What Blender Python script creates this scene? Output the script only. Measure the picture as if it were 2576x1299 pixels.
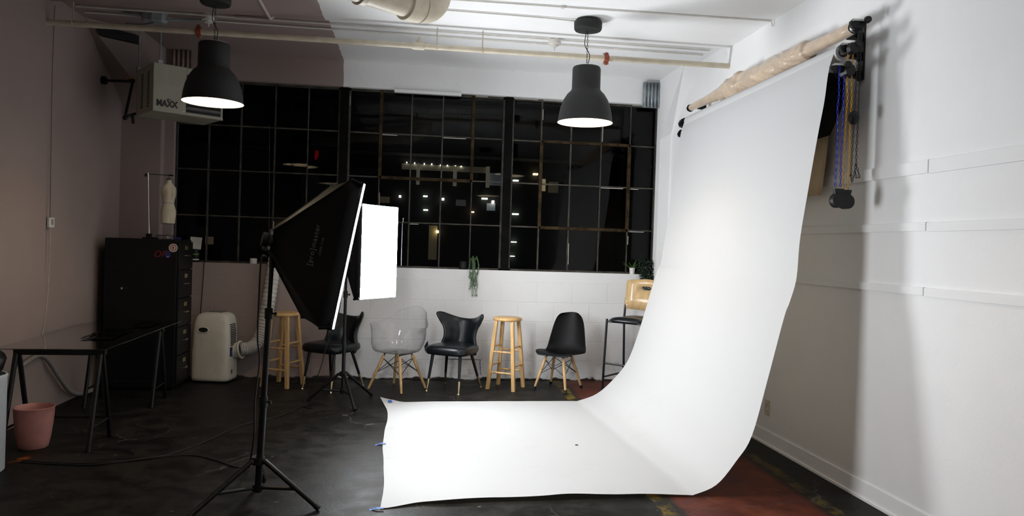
import bpy, bmesh, math, random
from math import pi, sin, cos, radians
from mathutils import Vector, Matrix, noise
random.seed(7)
for o in list(bpy.data.objects): bpy.data.objects.remove(o)
SC = bpy.context.scene
COL = SC.collection

# ------------------------------------------------------------------ camera
cam_data = bpy.data.cameras.new('camera'); cam = bpy.data.objects.new('camera', cam_data); COL.objects.link(cam)
FOC, YAW, PITCH, ROLL, EYE = 1852.3, 0.1341, -0.0145, 0.0316, 1.4575
cam_data.sensor_width = 36.0; cam_data.lens = FOC / 2576 * 36.0
cam_data.clip_start = 0.05; cam_data.clip_end = 200
fw = Vector((sin(YAW)*cos(PITCH), cos(YAW)*cos(PITCH), sin(PITCH)))
rt = Vector((cos(YAW), -sin(YAW), 0)); up = rt.cross(fw)
r2 = cos(ROLL)*rt + sin(ROLL)*up; u2 = -sin(ROLL)*rt + cos(ROLL)*up
mw = Matrix((r2, u2, -fw)).transposed().to_4x4(); mw.translation = (0, 0, EYE)
cam.matrix_world = mw
SC.camera = cam

# ------------------------------------------------------------------ world, exposure, lamp strengths
SC.view_settings.view_transform = 'Standard'; SC.view_settings.look = 'None'
SC.view_settings.exposure = 0.04; SC.view_settings.gamma = 1.0
SC.view_settings.use_curve_mapping = False
world = bpy.data.worlds.new('night'); SC.world = world; world.use_nodes = True
bg = world.node_tree.nodes['Background']; bg.inputs[0].default_value = (0.30, 0.36, 0.5, 1); bg.inputs[1].default_value = 0.004
SOFTBOX = (28.0, 60.0)  # radiance of the near and the far softbox diffuser
SOFTBOX_COL = (0.94, 0.97, 1.0)
BULB_W = 13.0            # each pendant lamp
BULB_COL = (1.0, 0.80, 0.56)

# ------------------------------------------------------------------ room dimensions
XL, XR, YB, YF = -2.91, 2.746, 7.99, -3.0
ZC, ZCR, YSTEP = 3.30, 3.375, 6.33
SILL, HEAD = 1.20, 3.105
XPINK = -0.78

# ================================================================== helpers
def N(nt, t, **kw):
    n = nt.nodes.new(t)
    for k, v in kw.items(): setattr(n, k, v)
    return n
def new_mat(name):
    m = bpy.data.materials.new(name); m.use_nodes = True
    return m, m.node_tree, m.node_tree.nodes['Principled BSDF']
def mathn(nt, op, a, b=None, c=None):
    n = N(nt, 'ShaderNodeMath', operation=op)
    for i, v in enumerate((a, b, c)):
        if v is None: continue
        if hasattr(v, 'is_output') or hasattr(v, 'links'): nt.links.new(v, n.inputs[i])
        else: n.inputs[i].default_value = v
    return n.outputs[0]
def mixc(nt, fac, a, b):
    n = N(nt, 'ShaderNodeMix', data_type='RGBA')
    for i, v in ((0, fac), (6, a), (7, b)):
        if hasattr(v, 'links'): nt.links.new(v, n.inputs[i])
        elif isinstance(v, tuple): n.inputs[i].default_value = (*v[:3], 1)
        else: n.inputs[i].default_value = v
    return n.outputs[2]
def noisen(nt, vec, scale, detail=4, rough=0.6):
    n = N(nt, 'ShaderNodeTexNoise'); n.inputs['Scale'].default_value = scale
    n.inputs['Detail'].default_value = detail; n.inputs['Roughness'].default_value = rough
    if vec is not None: nt.links.new(vec, n.inputs['Vector'])
    return n.outputs[0]
def smooth(nt, v, lo, hi):
    n = N(nt, 'ShaderNodeMapRange', interpolation_type='SMOOTHSTEP')
    nt.links.new(v, n.inputs[0]); n.inputs[1].default_value = lo; n.inputs[2].default_value = hi
    return n.outputs[0]
def bumpn(nt, h, strength, dist=0.01, prev=None):
    n = N(nt, 'ShaderNodeBump'); n.inputs['Strength'].default_value = strength; n.inputs['Distance'].default_value = dist
    nt.links.new(h, n.inputs['Height'])
    if prev is not None: nt.links.new(prev, n.inputs['Normal'])
    return n.outputs[0]
def M(name, col, rough=.5, metal=0, var=.12, scale=12, bump=0, bscale=60, spec=.5, stretch=None, sheen=0):
    m, nt, b = new_mat(name)
    tc = N(nt, 'ShaderNodeTexCoord').outputs['Object']
    if stretch:
        mp = N(nt, 'ShaderNodeMapping'); mp.inputs['Scale'].default_value = stretch
        nt.links.new(tc, mp.inputs[0]); tc = mp.outputs[0]
    f = noisen(nt, tc, scale)
    c = mixc(nt, smooth(nt, f, .3, .7), tuple(max(0, x*(1-var)) for x in col), tuple(min(1, x*(1+var)) for x in col))
    nt.links.new(c, b.inputs['Base Color'])
    b.inputs['Roughness'].default_value = rough; b.inputs['Metallic'].default_value = metal
    b.inputs['Specular IOR Level'].default_value = spec
    if sheen: b.inputs['Sheen Weight'].default_value = sheen
    if bump: nt.links.new(bumpn(nt, noisen(nt, tc, bscale), bump, .004), b.inputs['Normal'])
    return m
def EM(name, col, s):
    m, nt, b = new_mat(name)
    b.inputs['Base Color'].default_value = (*[min(.8, c) for c in col], 1)
    b.inputs['Emission Color'].default_value = (*col, 1); b.inputs['Emission Strength'].default_value = s
    return m

class MB:
    """collects geometry that becomes one mesh"""
    def __init__(s): s.bm = bmesh.new()
    def add(s, verts, faces, mat=None):
        vs = [s.bm.verts.new((mat @ Vector(v)) if mat else v) for v in verts]
        for f in faces:
            try: s.bm.faces.new([vs[i] for i in f])
            except ValueError: pass
        return vs
    def box(s, a, b, mat=None):
        (x0, y0, z0), (x1, y1, z1) = a, b
        s.add([(x0,y0,z0),(x1,y0,z0),(x1,y1,z0),(x0,y1,z0),(x0,y0,z1),(x1,y0,z1),(x1,y1,z1),(x0,y1,z1)],
              [(0,3,2,1),(4,5,6,7),(0,1,5,4),(1,2,6,5),(2,3,7,6),(3,0,4,7)], mat); return s
    def hexa(s, v): s.add(v, [(0,3,2,1),(4,5,6,7),(0,1,5,4),(1,2,6,5),(2,3,7,6),(3,0,4,7)]); return s
    def prism(s, pts, d0, d1, axis=2, mat=None):
        def P(p, d):
            return {0:(d,p[0],p[1]), 1:(p[0],d,p[1]), 2:(p[0],p[1],d)}[axis]
        n = len(pts)
        s.add([P(p, d0) for p in pts]+[P(p, d1) for p in pts],
              [tuple(range(n))[::-1], tuple(range(n, 2*n))]+[(i,(i+1)%n,n+(i+1)%n,n+i) for i in range(n)], mat); return s
    def tube(s, pts, r, n=10, caps=True, closed=False):
        pts = [Vector(p) for p in pts]; m = len(pts)
        rs = r if isinstance(r, (list, tuple)) else [r]*m
        prev = None; rings = []
        for i, p in enumerate(pts):
            if closed: t = pts[(i+1)%m]-pts[i-1]
            else: t = pts[min(i+1, m-1)]-pts[max(i-1, 0)]
            t.normalize()
            if prev is None:
                a = Vector((0,0,1)) if abs(t.z) < .9 else Vector((1,0,0))
                u = t.cross(a).normalized()
            else:
                u = (prev - t*prev.dot(t))
                u = u.normalized() if u.length > 1e-6 else t.orthogonal().normalized()
            prev = u; v = t.cross(u)
            rings.append([s.bm.verts.new(p + rs[i]*(cos(2*pi*k/n)*u + sin(2*pi*k/n)*v)) for k in range(n)])
        for i in range(m if closed else m-1):
            A, B = rings[i], rings[(i+1)%m]
            for k in range(n): s.bm.faces.new((A[k], A[(k+1)%n], B[(k+1)%n], B[k]))
        if caps and not closed:
            s.bm.faces.new(rings[0][::-1]); s.bm.faces.new(rings[-1])
        return s
    def lathe(s, prof, n=32, mat=None, cap0=True, cap1=True):
        rings = []
        for (r, z) in prof:
            rings.append([s.bm.verts.new((mat @ Vector((r*cos(2*pi*k/n), r*sin(2*pi*k/n), z))) if mat else (r*cos(2*pi*k/n), r*sin(2*pi*k/n), z)) for k in range(n)])
        for A, B in zip(rings, rings[1:]):
            for k in range(n): s.bm.faces.new((A[k], A[(k+1)%n], B[(k+1)%n], B[k]))
        if cap0: s.bm.faces.new(rings[0][::-1])
        if cap1: s.bm.faces.new(rings[-1])
        return s
    def grid(s, rows, closed=False):
        V = [[s.bm.verts.new(p) for p in r] for r in rows]
        for A, B in zip(V, V[1:]):
            m = len(A)
            for k in range(m if closed else m-1): s.bm.faces.new((A[k], A[(k+1)%m], B[(k+1)%m], B[k]))
        return V
    def ellipsoid(s, c, r, n=16, m=10, mat=None):
        prof = [(max(1e-4, sin(pi*i/m)), -cos(pi*i/m)) for i in range(m+1)]
        T = Matrix.Translation(c) @ Matrix.Diagonal((*r, 1))
        if mat: T = mat @ T
        return s.lathe(prof, n, T, False, False)
    def build(s, name, mat, parent=None, smooth=False, bevel=0, angle=40, solid=0, sub=0, loc=None, recalc=True):
        bmesh.ops.remove_doubles(s.bm, verts=s.bm.verts, dist=1e-5)
        if recalc: bmesh.ops.recalc_face_normals(s.bm, faces=s.bm.faces)
        me = bpy.data.meshes.new(name); s.bm.to_mesh(me); s.bm.free()
        o = bpy.data.objects.new(name, me); COL.objects.link(o)
        if mat: me.materials.append(mat)
        if parent: o.parent = parent
        if loc: o.location = loc
        if solid:
            md = o.modifiers.new('solid', 'SOLIDIFY'); md.thickness = solid; md.offset = 0
        if bevel:
            md = o.modifiers.new('bevel', 'BEVEL'); md.width = bevel; md.segments = 2; md.limit_method = 'ANGLE'; md.angle_limit = radians(50)
        if sub:
            md = o.modifiers.new('sub', 'SUBSURF'); md.levels = sub; md.render_levels = sub
        if smooth:
            me.polygons.foreach_set('use_smooth', [True]*len(me.polygons))
            if not sub:
                me.set_sharp_from_angle(angle=radians(angle))
        return o
def tag(o, label, cat=None, group=None, kind=None):
    o['label'] = label
    if cat: o['category'] = cat
    if group: o['group'] = group
    if kind: o['kind'] = kind
    return o
def thing(name, label, cat, loc=(0,0,0), rz=0, group=None):
    o = bpy.data.objects.new(name, None); COL.objects.link(o); o.empty_display_size = .1
    o.location = loc; o.rotation_euler = (0, 0, rz)
    return tag(o, label, cat, group)
def struct(o, label=None):
    o['kind'] = 'structure'
    if label: o['label'] = label
    return o
def dup(root, loc, rz, label, group=None):
    r = root.copy(); COL.objects.link(r); r.location = loc; r.rotation_euler = (0, 0, rz); r['label'] = label
    if group: r['group'] = group
    def rec(a, b):
        for ch in a.children:
            c = ch.copy(); COL.objects.link(c); c.parent = b; rec(ch, c)
    rec(root, r)
    return r
def text_obj(name, body, size, mat, parent, M4, extrude=.0006, font_shear=0, spacing=1.0, embolden=0):
    cu = bpy.data.curves.new(name, 'FONT'); cu.body = body; cu.size = size; cu.extrude = extrude
    cu.align_x = 'CENTER'; cu.align_y = 'CENTER'; cu.offset = embolden; cu.shear = font_shear; cu.space_character = spacing
    t = bpy.data.objects.new('tmp', cu); COL.objects.link(t)
    dg = bpy.context.evaluated_depsgraph_get(); dg.update()
    me = bpy.data.meshes.new_from_object(t.evaluated_get(dg)); me.name = name
    bpy.data.objects.remove(t)
    me.transform(M4)
    me.materials.clear(); me.materials.append(mat)
    o = bpy.data.objects.new(name, me); COL.objects.link(o)
    if parent: o.parent = parent
    return o
def frame(o, x, y, z):
    m = Matrix((x, y, z)).transposed().to_4x4(); m.translation = o; return m
def catmull(P, k=6):
    P = [Vector(p) for p in P]; out = []
    for i in range(len(P)-1):
        a, b, c, d = P[max(i-1,0)], P[i], P[i+1], P[min(i+2,len(P)-1)]
        for j in range(k):
            t = j/k
            out.append(.5*((2*b)+(c-a)*t+(2*a-5*b+4*c-d)*t*t+(3*b-a-3*c+d)*t**3))
    out.append(P[-1]); return out
def lerp(a, b, t): return a+(b-a)*t
def interp(tab, x):
    for (x0, y0), (x1, y1) in zip(tab, tab[1:]):
        if x <= x1:
            t = 0 if x1 == x0 else (x-x0)/(x1-x0); t = max(0, t); t = t*t*(3-2*t)
            return y0+(y1-y0)*t
    return tab[-1][1]

# ================================================================== surface materials
WHITE, PINK = (0.88, 0.88, 0.88), (0.37, 0.295, 0.272)
def wall_paint(name, blocks=False, pink_all=False, split=True, rough=.65):
    m, nt, b = new_mat(name)
    geo = N(nt, 'ShaderNodeNewGeometry').outputs['Position']
    sep = N(nt, 'ShaderNodeSeparateXYZ'); nt.links.new(geo, sep.inputs[0])
    big = noisen(nt, geo, 1.7); fine = noisen(nt, geo, 45, 6)
    wc = mixc(nt, smooth(nt, big, .3, .7), tuple(c*.96 for c in WHITE), WHITE)
    pc = mixc(nt, smooth(nt, big, .3, .7), tuple(c*.94 for c in PINK), PINK)
    if pink_all: c = pc
    elif split:
        wob = mathn(nt, 'MULTIPLY_ADD', noisen(nt, geo, 6), .03, -.015)
        xx = mathn(nt, 'ADD', sep.outputs[0], wob)
        c = mixc(nt, mathn(nt, 'LESS_THAN', xx, XPINK), wc, pc)
    else: c = wc
    # scuffs: a few soft grey marks
    sc = smooth(nt, noisen(nt, geo, 3.3, 8, .75), .64, .74)
    c = mixc(nt, mathn(nt, 'MULTIPLY', sc, .22), c, (.28, .26, .24))
    nrm = bumpn(nt, fine, .25, .003)
    if blocks:
        cmb = N(nt, 'ShaderNodeCombineXYZ')
        nt.links.new(mathn(nt, 'ADD', sep.outputs[0], 10.03), cmb.inputs[0])
        nt.links.new(sep.outputs[2], cmb.inputs[1])
        wv = N(nt, 'ShaderNodeVectorMath', operation='MULTIPLY_ADD')
        nz = N(nt, 'ShaderNodeTexNoise'); nz.inputs['Scale'].default_value = 7; nt.links.new(geo, nz.inputs['Vector'])
        nt.links.new(nz.outputs[1], wv.inputs[0]); wv.inputs[1].default_value = (.012, .012, 0); nt.links.new(cmb.outputs[0], wv.inputs[2])
        bt = N(nt, 'ShaderNodeTexBrick'); nt.links.new(wv.outputs[0], bt.inputs['Vector'])
        bt.inputs['Scale'].default_value = 1; bt.inputs['Brick Width'].default_value = .40; bt.inputs['Row Height'].default_value = .2165
        bt.inputs['Mortar Size'].default_value = .005; bt.inputs['Mortar Smooth'].default_value = .6
        gate = mathn(nt, 'LESS_THAN', sep.outputs[2], 1.08)
        h = mathn(nt, 'MULTIPLY', bt.outputs['Fac'], gate)
        pat = smooth(nt, noisen(nt, geo, 2.6, 3), .25, .6)
        h = mathn(nt, 'MULTIPLY', h, pat)
        inv = mathn(nt, 'SUBTRACT', 1, h)
        nrm = bumpn(nt, inv, .45, .008, nrm)
        lump = noisen(nt, geo, 14, 5)
        nrm = bumpn(nt, lump, .25, .01, nrm)
        # broken dirty base course and old black chips
        zz = mathn(nt, 'ADD', sep.outputs[2], mathn(nt, 'MULTIPLY_ADD', noisen(nt, geo, 4, 3, .6), .16, -.08))
        dirt = mathn(nt, 'SUBTRACT', 1, smooth(nt, zz, .012, .03))
        c = mixc(nt, dirt, c, (.025, .022, .02))
        sm = mathn(nt, 'MULTIPLY', mathn(nt, 'SUBTRACT', 1, smooth(nt, sep.outputs[2], .1, .6)), smooth(nt, noisen(nt, geo, 4, 8, .75), .52, .7))
        c = mixc(nt, mathn(nt, 'MULTIPLY', sm, .55), c, (.18, .17, .16))
        crack = mathn(nt, 'MULTIPLY', smooth(nt, noisen(nt, geo, 9, 8, .8), .62, .66), mathn(nt, 'MULTIPLY', mathn(nt, 'LESS_THAN', sep.outputs[2], .55), h))
        c = mixc(nt, crack, c, (.03, .03, .03))
    nt.links.new(c, b.inputs['Base Color']); nt.links.new(nrm, b.inputs['Normal'])
    b.inputs['Roughness'].default_value = rough; b.inputs['Specular IOR Level'].default_value = .35
    return m
m_back = wall_paint('painted_block', blocks=True)
m_ceil = wall_paint('painted_ceiling')
m_white = wall_paint('white_wall_paint', split=False)
m_pink = wall_paint('pink_wall_paint', pink_all=True)

def floor_mat():
    m, nt, b = new_mat('worn_black_concrete')
    geo = N(nt, 'ShaderNodeNewGeometry').outputs['Position']
    sep = N(nt, 'ShaderNodeSeparateXYZ'); nt.links.new(geo, sep.inputs[0])
    big = noisen(nt, geo, 1.1, 8, .65); mid = noisen(nt, geo, 5, 8, .7); fine = noisen(nt, geo, 40, 6, .7)
    c = mixc(nt, smooth(nt, mid, .35, .7), (.009, .0086, .0079), (.031, .0285, .0245))
    c = mixc(nt, mathn(nt, 'MULTIPLY', smooth(nt, big, .5, .75), .5), c, (.007, .0065, .006))
    # red walkway between two worn yellow lines along the right wall
    xs = mathn(nt, 'SUBTRACT', sep.outputs[0], mathn(nt, 'MULTIPLY', mathn(nt, 'SUBTRACT', sep.outputs[1], 4.1), .036))
    xw = mathn(nt, 'ADD', xs, mathn(nt, 'MULTIPLY_ADD', mid, .10, -.05))
    red = mathn(nt, 'MULTIPLY', smooth(nt, xw, 1.53, 1.60), mathn(nt, 'SUBTRACT', 1, smooth(nt, xw, 2.33, 2.42)))
    redc = mixc(nt, smooth(nt, mid, .4, .65), (.085, .022, .014), (.15, .04, .022))
    c = mixc(nt, mathn(nt, 'MULTIPLY', red, .9), c, redc)
    for x0, x1, k in ((1.42, 1.535, .85), (2.40, 2.50, .35)):
        ln = mathn(nt, 'MULTIPLY', smooth(nt, xw, x0, x0+.025), mathn(nt, 'SUBTRACT', 1, smooth(nt, xw, x1-.025, x1)))
        worn = smooth(nt, noisen(nt, geo, 7, 8, .75), .42, .62)
        c = mixc(nt, mathn(nt, 'MULTIPLY', mathn(nt, 'MULTIPLY', ln, worn), k), c, (.22, .15, .018))
    # black bare patch beside the wall base, paint chips, a faded orange mark by the bin
    chips = smooth(nt, noisen(nt, geo, 16, 2, .4), .74, .77)
    c = mixc(nt, mathn(nt, 'MULTIPLY', chips, .5), c, (.17, .155, .12))
    dx = mathn(nt, 'ABSOLUTE', mathn(nt, 'ADD', sep.outputs[0], mathn(nt, 'MULTIPLY_ADD', sep.outputs[1], -.30, 3.97)))
    dy = mathn(nt, 'ABSOLUTE', mathn(nt, 'SUBTRACT', sep.outputs[1], 5.02))
    om = mathn(nt, 'MULTIPLY', mathn(nt, 'LESS_THAN', dx, .035), mathn(nt, 'LESS_THAN', dy, .16))
    c = mixc(nt, mathn(nt, 'MULTIPLY', om, smooth(nt, mid, .4, .55)), c, (.30, .075, .012))
    # pale dusty strip along the back wall
    st = mathn(nt, 'MULTIPLY', smooth(nt, sep.outputs[1], 7.45, 7.7), smooth(nt, noisen(nt, geo, 4, 8, .75), .48, .62))
    c = mixc(nt, mathn(nt, 'MULTIPLY', st, .35), c, (.14, .13, .11))
    # hairline cracks
    vo = N(nt, 'ShaderNodeTexVoronoi', feature='DISTANCE_TO_EDGE'); vo.inputs['Scale'].default_value = 1.3
    wv = N(nt, 'ShaderNodeVectorMath', operation='MULTIPLY_ADD'); nz = N(nt, 'ShaderNodeTexNoise'); nz.inputs['Scale'].default_value = 5; nz.inputs['Detail'].default_value = 6
    nt.links.new(geo, nz.inputs['Vector']); nt.links.new(nz.outputs[1], wv.inputs[0]); wv.inputs[1].default_value = (.25, .25, 0); nt.links.new(geo, wv.inputs[2]); nt.links.new(wv.outputs[0], vo.inputs['Vector'])
    cr = mathn(nt, 'MULTIPLY', mathn(nt, 'SUBTRACT', 1, smooth(nt, vo.outputs['Distance'], .0015, .006)), smooth(nt, big, .48, .6))
    c = mixc(nt, mathn(nt, 'MULTIPLY', cr, .45), c, (.16, .15, .14))
    nt.links.new(c, b.inputs['Base Color'])
    rg = mathn(nt, 'MULTIPLY_ADD', smooth(nt, mid, .3, .7), .14, .42)
    nt.links.new(rg, b.inputs['Roughness'])
    nrm = bumpn(nt, fine, .18, .004); nrm = bumpn(nt, mid, .22, .012, nrm)
    nt.links.new(nrm, b.inputs['Normal']); b.inputs['Specular IOR Level'].default_value = .055
    return m
m_floor = floor_mat()

m_black = M('black_metal', (.005, .005, .0055), .38, 0, .2, spec=.35)
m_blackm = M('black_plastic', (.006, .006, .0065), .5, spec=.35)
m_fabric = M('black_nylon', (.0022, .0022, .0025), .5, 0, .3, 30, .15, 120, spec=.16)
m_rust = M('old_steel_frame', (.05, .043, .032), .7, 0, .55, 9, .3, 50)
m_rustdk = M('dark_steel_post', (.003, .003, .003), .7, 0, .4, 9, .3, 50, spec=.08)
m_rustbr = M('rusty_sash', (.038, .024, .010), .75, 0, .6, 14, .3, 50, spec=.15)
m_cream = M('cream_paint', (.60, .53, .41), .5, 0, .10, 9, .15, 40)
m_pipewh = M('painted_conduit', (.66, .63, .58), .55, 0, .08)
m_conduit_pk = M('old_conduit', (.55, .48, .45), .55, 0, .08)
m_galv = M('galvanised_sheet', (.34, .38, .40), .45, .5, .25, 8)
m_galvbr = M('painted_corrugation', (.33, .24, .21), .6, 0, .2, 8)
m_redclamp = M('red_coupling', (.30, .06, .025), .5, 0, .2)
m_steel = M('zinc_bolts', (.55, .55, .53), .35, .9, .1)
m_chrome = M('chrome', (.75, .75, .73), .18, 1, .05)
m_brass = M('brass', (.80, .66, .38), .28, 1, .1)
m_leather = M('black_vinyl', (.006, .008, .010), .33, 0, .2, 6, .12, 90, spec=.38)
m_plasticblk = M('matt_black_shell', (.0035, .0035, .0042), .55, 0, .1, spec=.2)
m_oak = M('pale_beech', (.56, .35, .15), .42, 0, .22, 3, .05, 60, stretch=(14, 14, 1.2))
m_pine = M('honey_pine', (.62, .38, .155), .36, 0, .25, 3, .05, 60, stretch=(16, 16, 1.2))
m_ply = M('birch_plywood', (.66, .45, .22), .28, 0, .14, 3, 0, 60, stretch=(8, 8, 1.2))
m_shade = M('charcoal_shade', (.022, .022, .022), .6, 0, .1, spec=.3)
m_shadein = M('white_enamel', (.85, .83, .78), .5, 0, .03)
m_cab = M('black_cabinet_steel', (.005, .005, .0055), .5, 0, .2, spec=.25)
m_acplastic = M('ivory_plastic', (.72, .68, .59), .35, 0, .06, 6)
m_hose = M('white_flexible_hose', (.60, .58, .54), .5, 0, .08)
m_dark = M('black_recess', (.006, .006, .006), .7)
m_heater = M('beige_enamel', (.36, .345, .265), .45, 0, .06, 6)
m_alu = M('aluminium_slats', (.55, .55, .56), .35, .8, .1)
m_linen = M('cream_linen', (.62, .55, .40), .8, 0, .08, 12, .1, 150)
m_bucket = M('pink_plastic', (.60, .27, .24), .45, 0, .05)
m_binwhite = M('white_plastic', (.74, .78, .82), .4, 0, .04)
m_wplas = M('white_glaze', (.78, .77, .75), .3, 0, .04)
m_cable = M('black_rubber', (.008, .008, .008), .5)
m_tape = M('blue_tape', (.04, .17, .68), .6, 0, .1)
m_silk = M('champagne_satin', (.58, .45, .33), .28, 0, .10, 7, .9, 16, sheen=.25)
m_beige = M('beige_cloth', (.50, .38, .25), .75, 0, .08)
m_blkpaper = M('black_paper', (.003, .003, .0035), .8, 0, .1, spec=.1)
m_chblue = M('blue_plastic_chain', (.012, .03, .50), .35)
m_chyel = M('yellow_plastic_chain', (.72, .33, .005), .4)
m_chblk = M('black_plastic_chain', (.012, .012, .012), .4)
m_outlet = M('ivory_outlet', (.62, .57, .45), .4)
m_green = M('fresh_green_leaf', (.10, .22, .035), .5, 0, .3, 20)
m_green2 = M('grey_green_leaf', (.13, .22, .10), .5, 0, .35, 20)
m_ivy = M('dark_ivy_leaf', (.007, .022, .009), .5, 0, .5, 25)
m_hosegrey = M('grey_conduit', (.34, .31, .29), .5)
m_print = M('grey_print', (.16, .16, .16), .6)
m_ink = M('black_ink', (.008, .008, .008), .5)
m_orange = M('orange_print', (.55, .20, .02), .5)
m_redp = M('red_print', (.20, .012, .010), .5)
m_bluep = M('blue_print', (.012, .018, .12), .5)
m_paperwh = M('white_card', (.62, .61, .57), .6)
m_pinkdot = M('pink_print', (.40, .17, .14), .6)

def clear_mat(name, tint, edge, rough=.01, base=.04, f0=.04, edgek=.72, ep=1.0):
    m = bpy.data.materials.new(name); m.use_nodes = True; nt = m.node_tree; nt.nodes.clear()
    out = N(nt, 'ShaderNodeOutputMaterial'); mix = N(nt, 'ShaderNodeMixShader')
    tr = N(nt, 'ShaderNodeBsdfTransparent'); gl = N(nt, 'ShaderNodeBsdfGlossy'); gl.inputs['Roughness'].default_value = rough
    lw = N(nt, 'ShaderNodeLayerWeight'); lw.inputs['Blend'].default_value = edge
    nz = noisen(nt, N(nt, 'ShaderNodeTexCoord').outputs['Object'], 3)
    tr_c = mixc(nt, mathn(nt, 'POWER', lw.outputs['Facing'], ep), tint, tuple(t*edgek for t in tint))
    nt.links.new(tr_c, tr.inputs[0])
    lf = N(nt, 'ShaderNodeLayerWeight'); lf.inputs['Blend'].default_value = .5
    fr = mathn(nt, 'MULTIPLY_ADD', mathn(nt, 'POWER', lf.outputs['Facing'], 5), .95*f0/.04, f0)
    f = mathn(nt, 'ADD', fr, mathn(nt, 'MULTIPLY', nz, base*.3))
    nt.links.new(f, mix.inputs[0]); nt.links.new(tr.outputs[0], mix.inputs[1]); nt.links.new(gl.outputs[0], mix.inputs[2])
    nt.links.new(mix.outputs[0], out.inputs[0])
    return m
m_glass = clear_mat('window_glass', (.55, .57, .60), .3, .015, .01, .016)
m_tglass = clear_mat('table_glass', (.92, .94, .93), .4, .01, .02, .075)
m_acrylic = clear_mat('clear_acrylic', (.992, .992, .996), .45, .03, .006, .03, .50, 3.2)
m_film = clear_mat('crumpled_film', (.80, .82, .80), .3, .12, .3)

# ================================================================== room shell
b = MB(); b.box((XL-.6, YF-.2, -.12), (XR+.6, 8.2, 0)); struct(b.build('floor', m_floor), 'dark worn concrete floor with a red walkway and yellow line')
b = MB(); b.box((XL-.2, YF-.2, ZC), (XR+.2, YSTEP, ZC+.25)); b.box((XL-.2, YSTEP, ZCR), (XR+.2, 8.15, ZCR+.175))
struct(b.build('ceiling', m_ceil, bevel=.012), 'painted ceiling, pink on the left and white on the right, stepping up at the back')
b = MB()
b.box((XL-.2, YB, -.05), (XR+.2, 8.15, SILL)); b.box((XL-.2, YB, HEAD), (XR+.2, 8.15, ZCR))
b.box((XL-.2, YB, SILL), (-2.47, 8.15, HEAD)); b.box((2.70, YB, SILL), (XR+.2, 8.15, HEAD))
struct(b.build('wall_back', m_back), 'painted concrete block wall under and around the big window')
b = MB(); b.box((XL-.2, YF, 0), (XL, YSTEP, ZC)); b.box((XL-.2, YSTEP, 0), (XL-.03, 8.0, ZCR))
struct(b.build('wall_left', m_pink), 'plain pink painted side wall')
b = MB(); b.box((XR, YF, 0), (XR+.2, YSTEP, ZC)); b.box((XR+.05, YSTEP, 0), (XR+.2, 8.0, ZCR))
struct(b.build('wall_right', m_white), 'plain white side wall')
b = MB(); b.box((XL-.2, YF-.2, 0), (XR+.2, YF, ZC)); struct(b.build('wall_front', m_white))
# corner pillars with haunches that flare forward to the ceiling
def pillar(x0, x1, zb0, zb1, yt0, yt1):
    b = MB()
    A = [(x0, 7.88, 0), (x0, 8.0, 0), (x0, 8.0, ZCR), (x0, yt0, ZCR), (x0, 7.88, zb0)]
    B = [(x1, 7.88, 0), (x1, 8.0, 0), (x1, 8.0, ZCR), (x1, yt1, ZCR), (x1, 7.88, zb1)]
    b.add(A+B, [(4, 3, 2, 1, 0), (5, 6, 7, 8, 9)]+[(i, (i+1) % 5, 5+(i+1) % 5, 5+i) for i in range(5)]); return b
b = pillar(XL-.03, -2.56, 2.78, 2.66, 7.0, 7.34)
struct(b.build('trim_1', m_pink), 'pink pillar with a flared top in the back corner')
b = pillar(2.675, XR+.06, 2.70, 2.78, 7.2, 7.1)
struct(b.build('trim_2', m_white), 'white pillar with a flared top in the back corner')
# right wall battens, baseboards
n = 3
for z0, z1 in ((1.925, 2.0), (1.612, 1.662), (1.262, 1.31)):
    b = MB(); b.box((XR-.014, YF+.02, z0), (XR+.01, 3.632, z1)); b.box((XR-.014, 3.638, z0+.004), (XR+.01, YSTEP-.01, z1+.002))
    struct(b.build('trim_%d' % n, m_white, bevel=.002), 'white batten strip along the white wall'); n += 1
b = MB(); b.prism([(XR+.01, 0), (XR-.022, 0), (XR-.022, .015), (XR-.012, .02), (XR-.010, .108), (XR+.01, .112)], YF+.02, YSTEP-.01, axis=1)
struct(b.build('baseboard_right', m_white), 'low white baseboard')
b = MB(); b.box((-.245, YB-.03, 3.072), (.47, YB+.02, 3.105)); struct(b.build('trim_%d' % n, m_white, bevel=.003), 'loose white board over the window head'); n += 1

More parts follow.
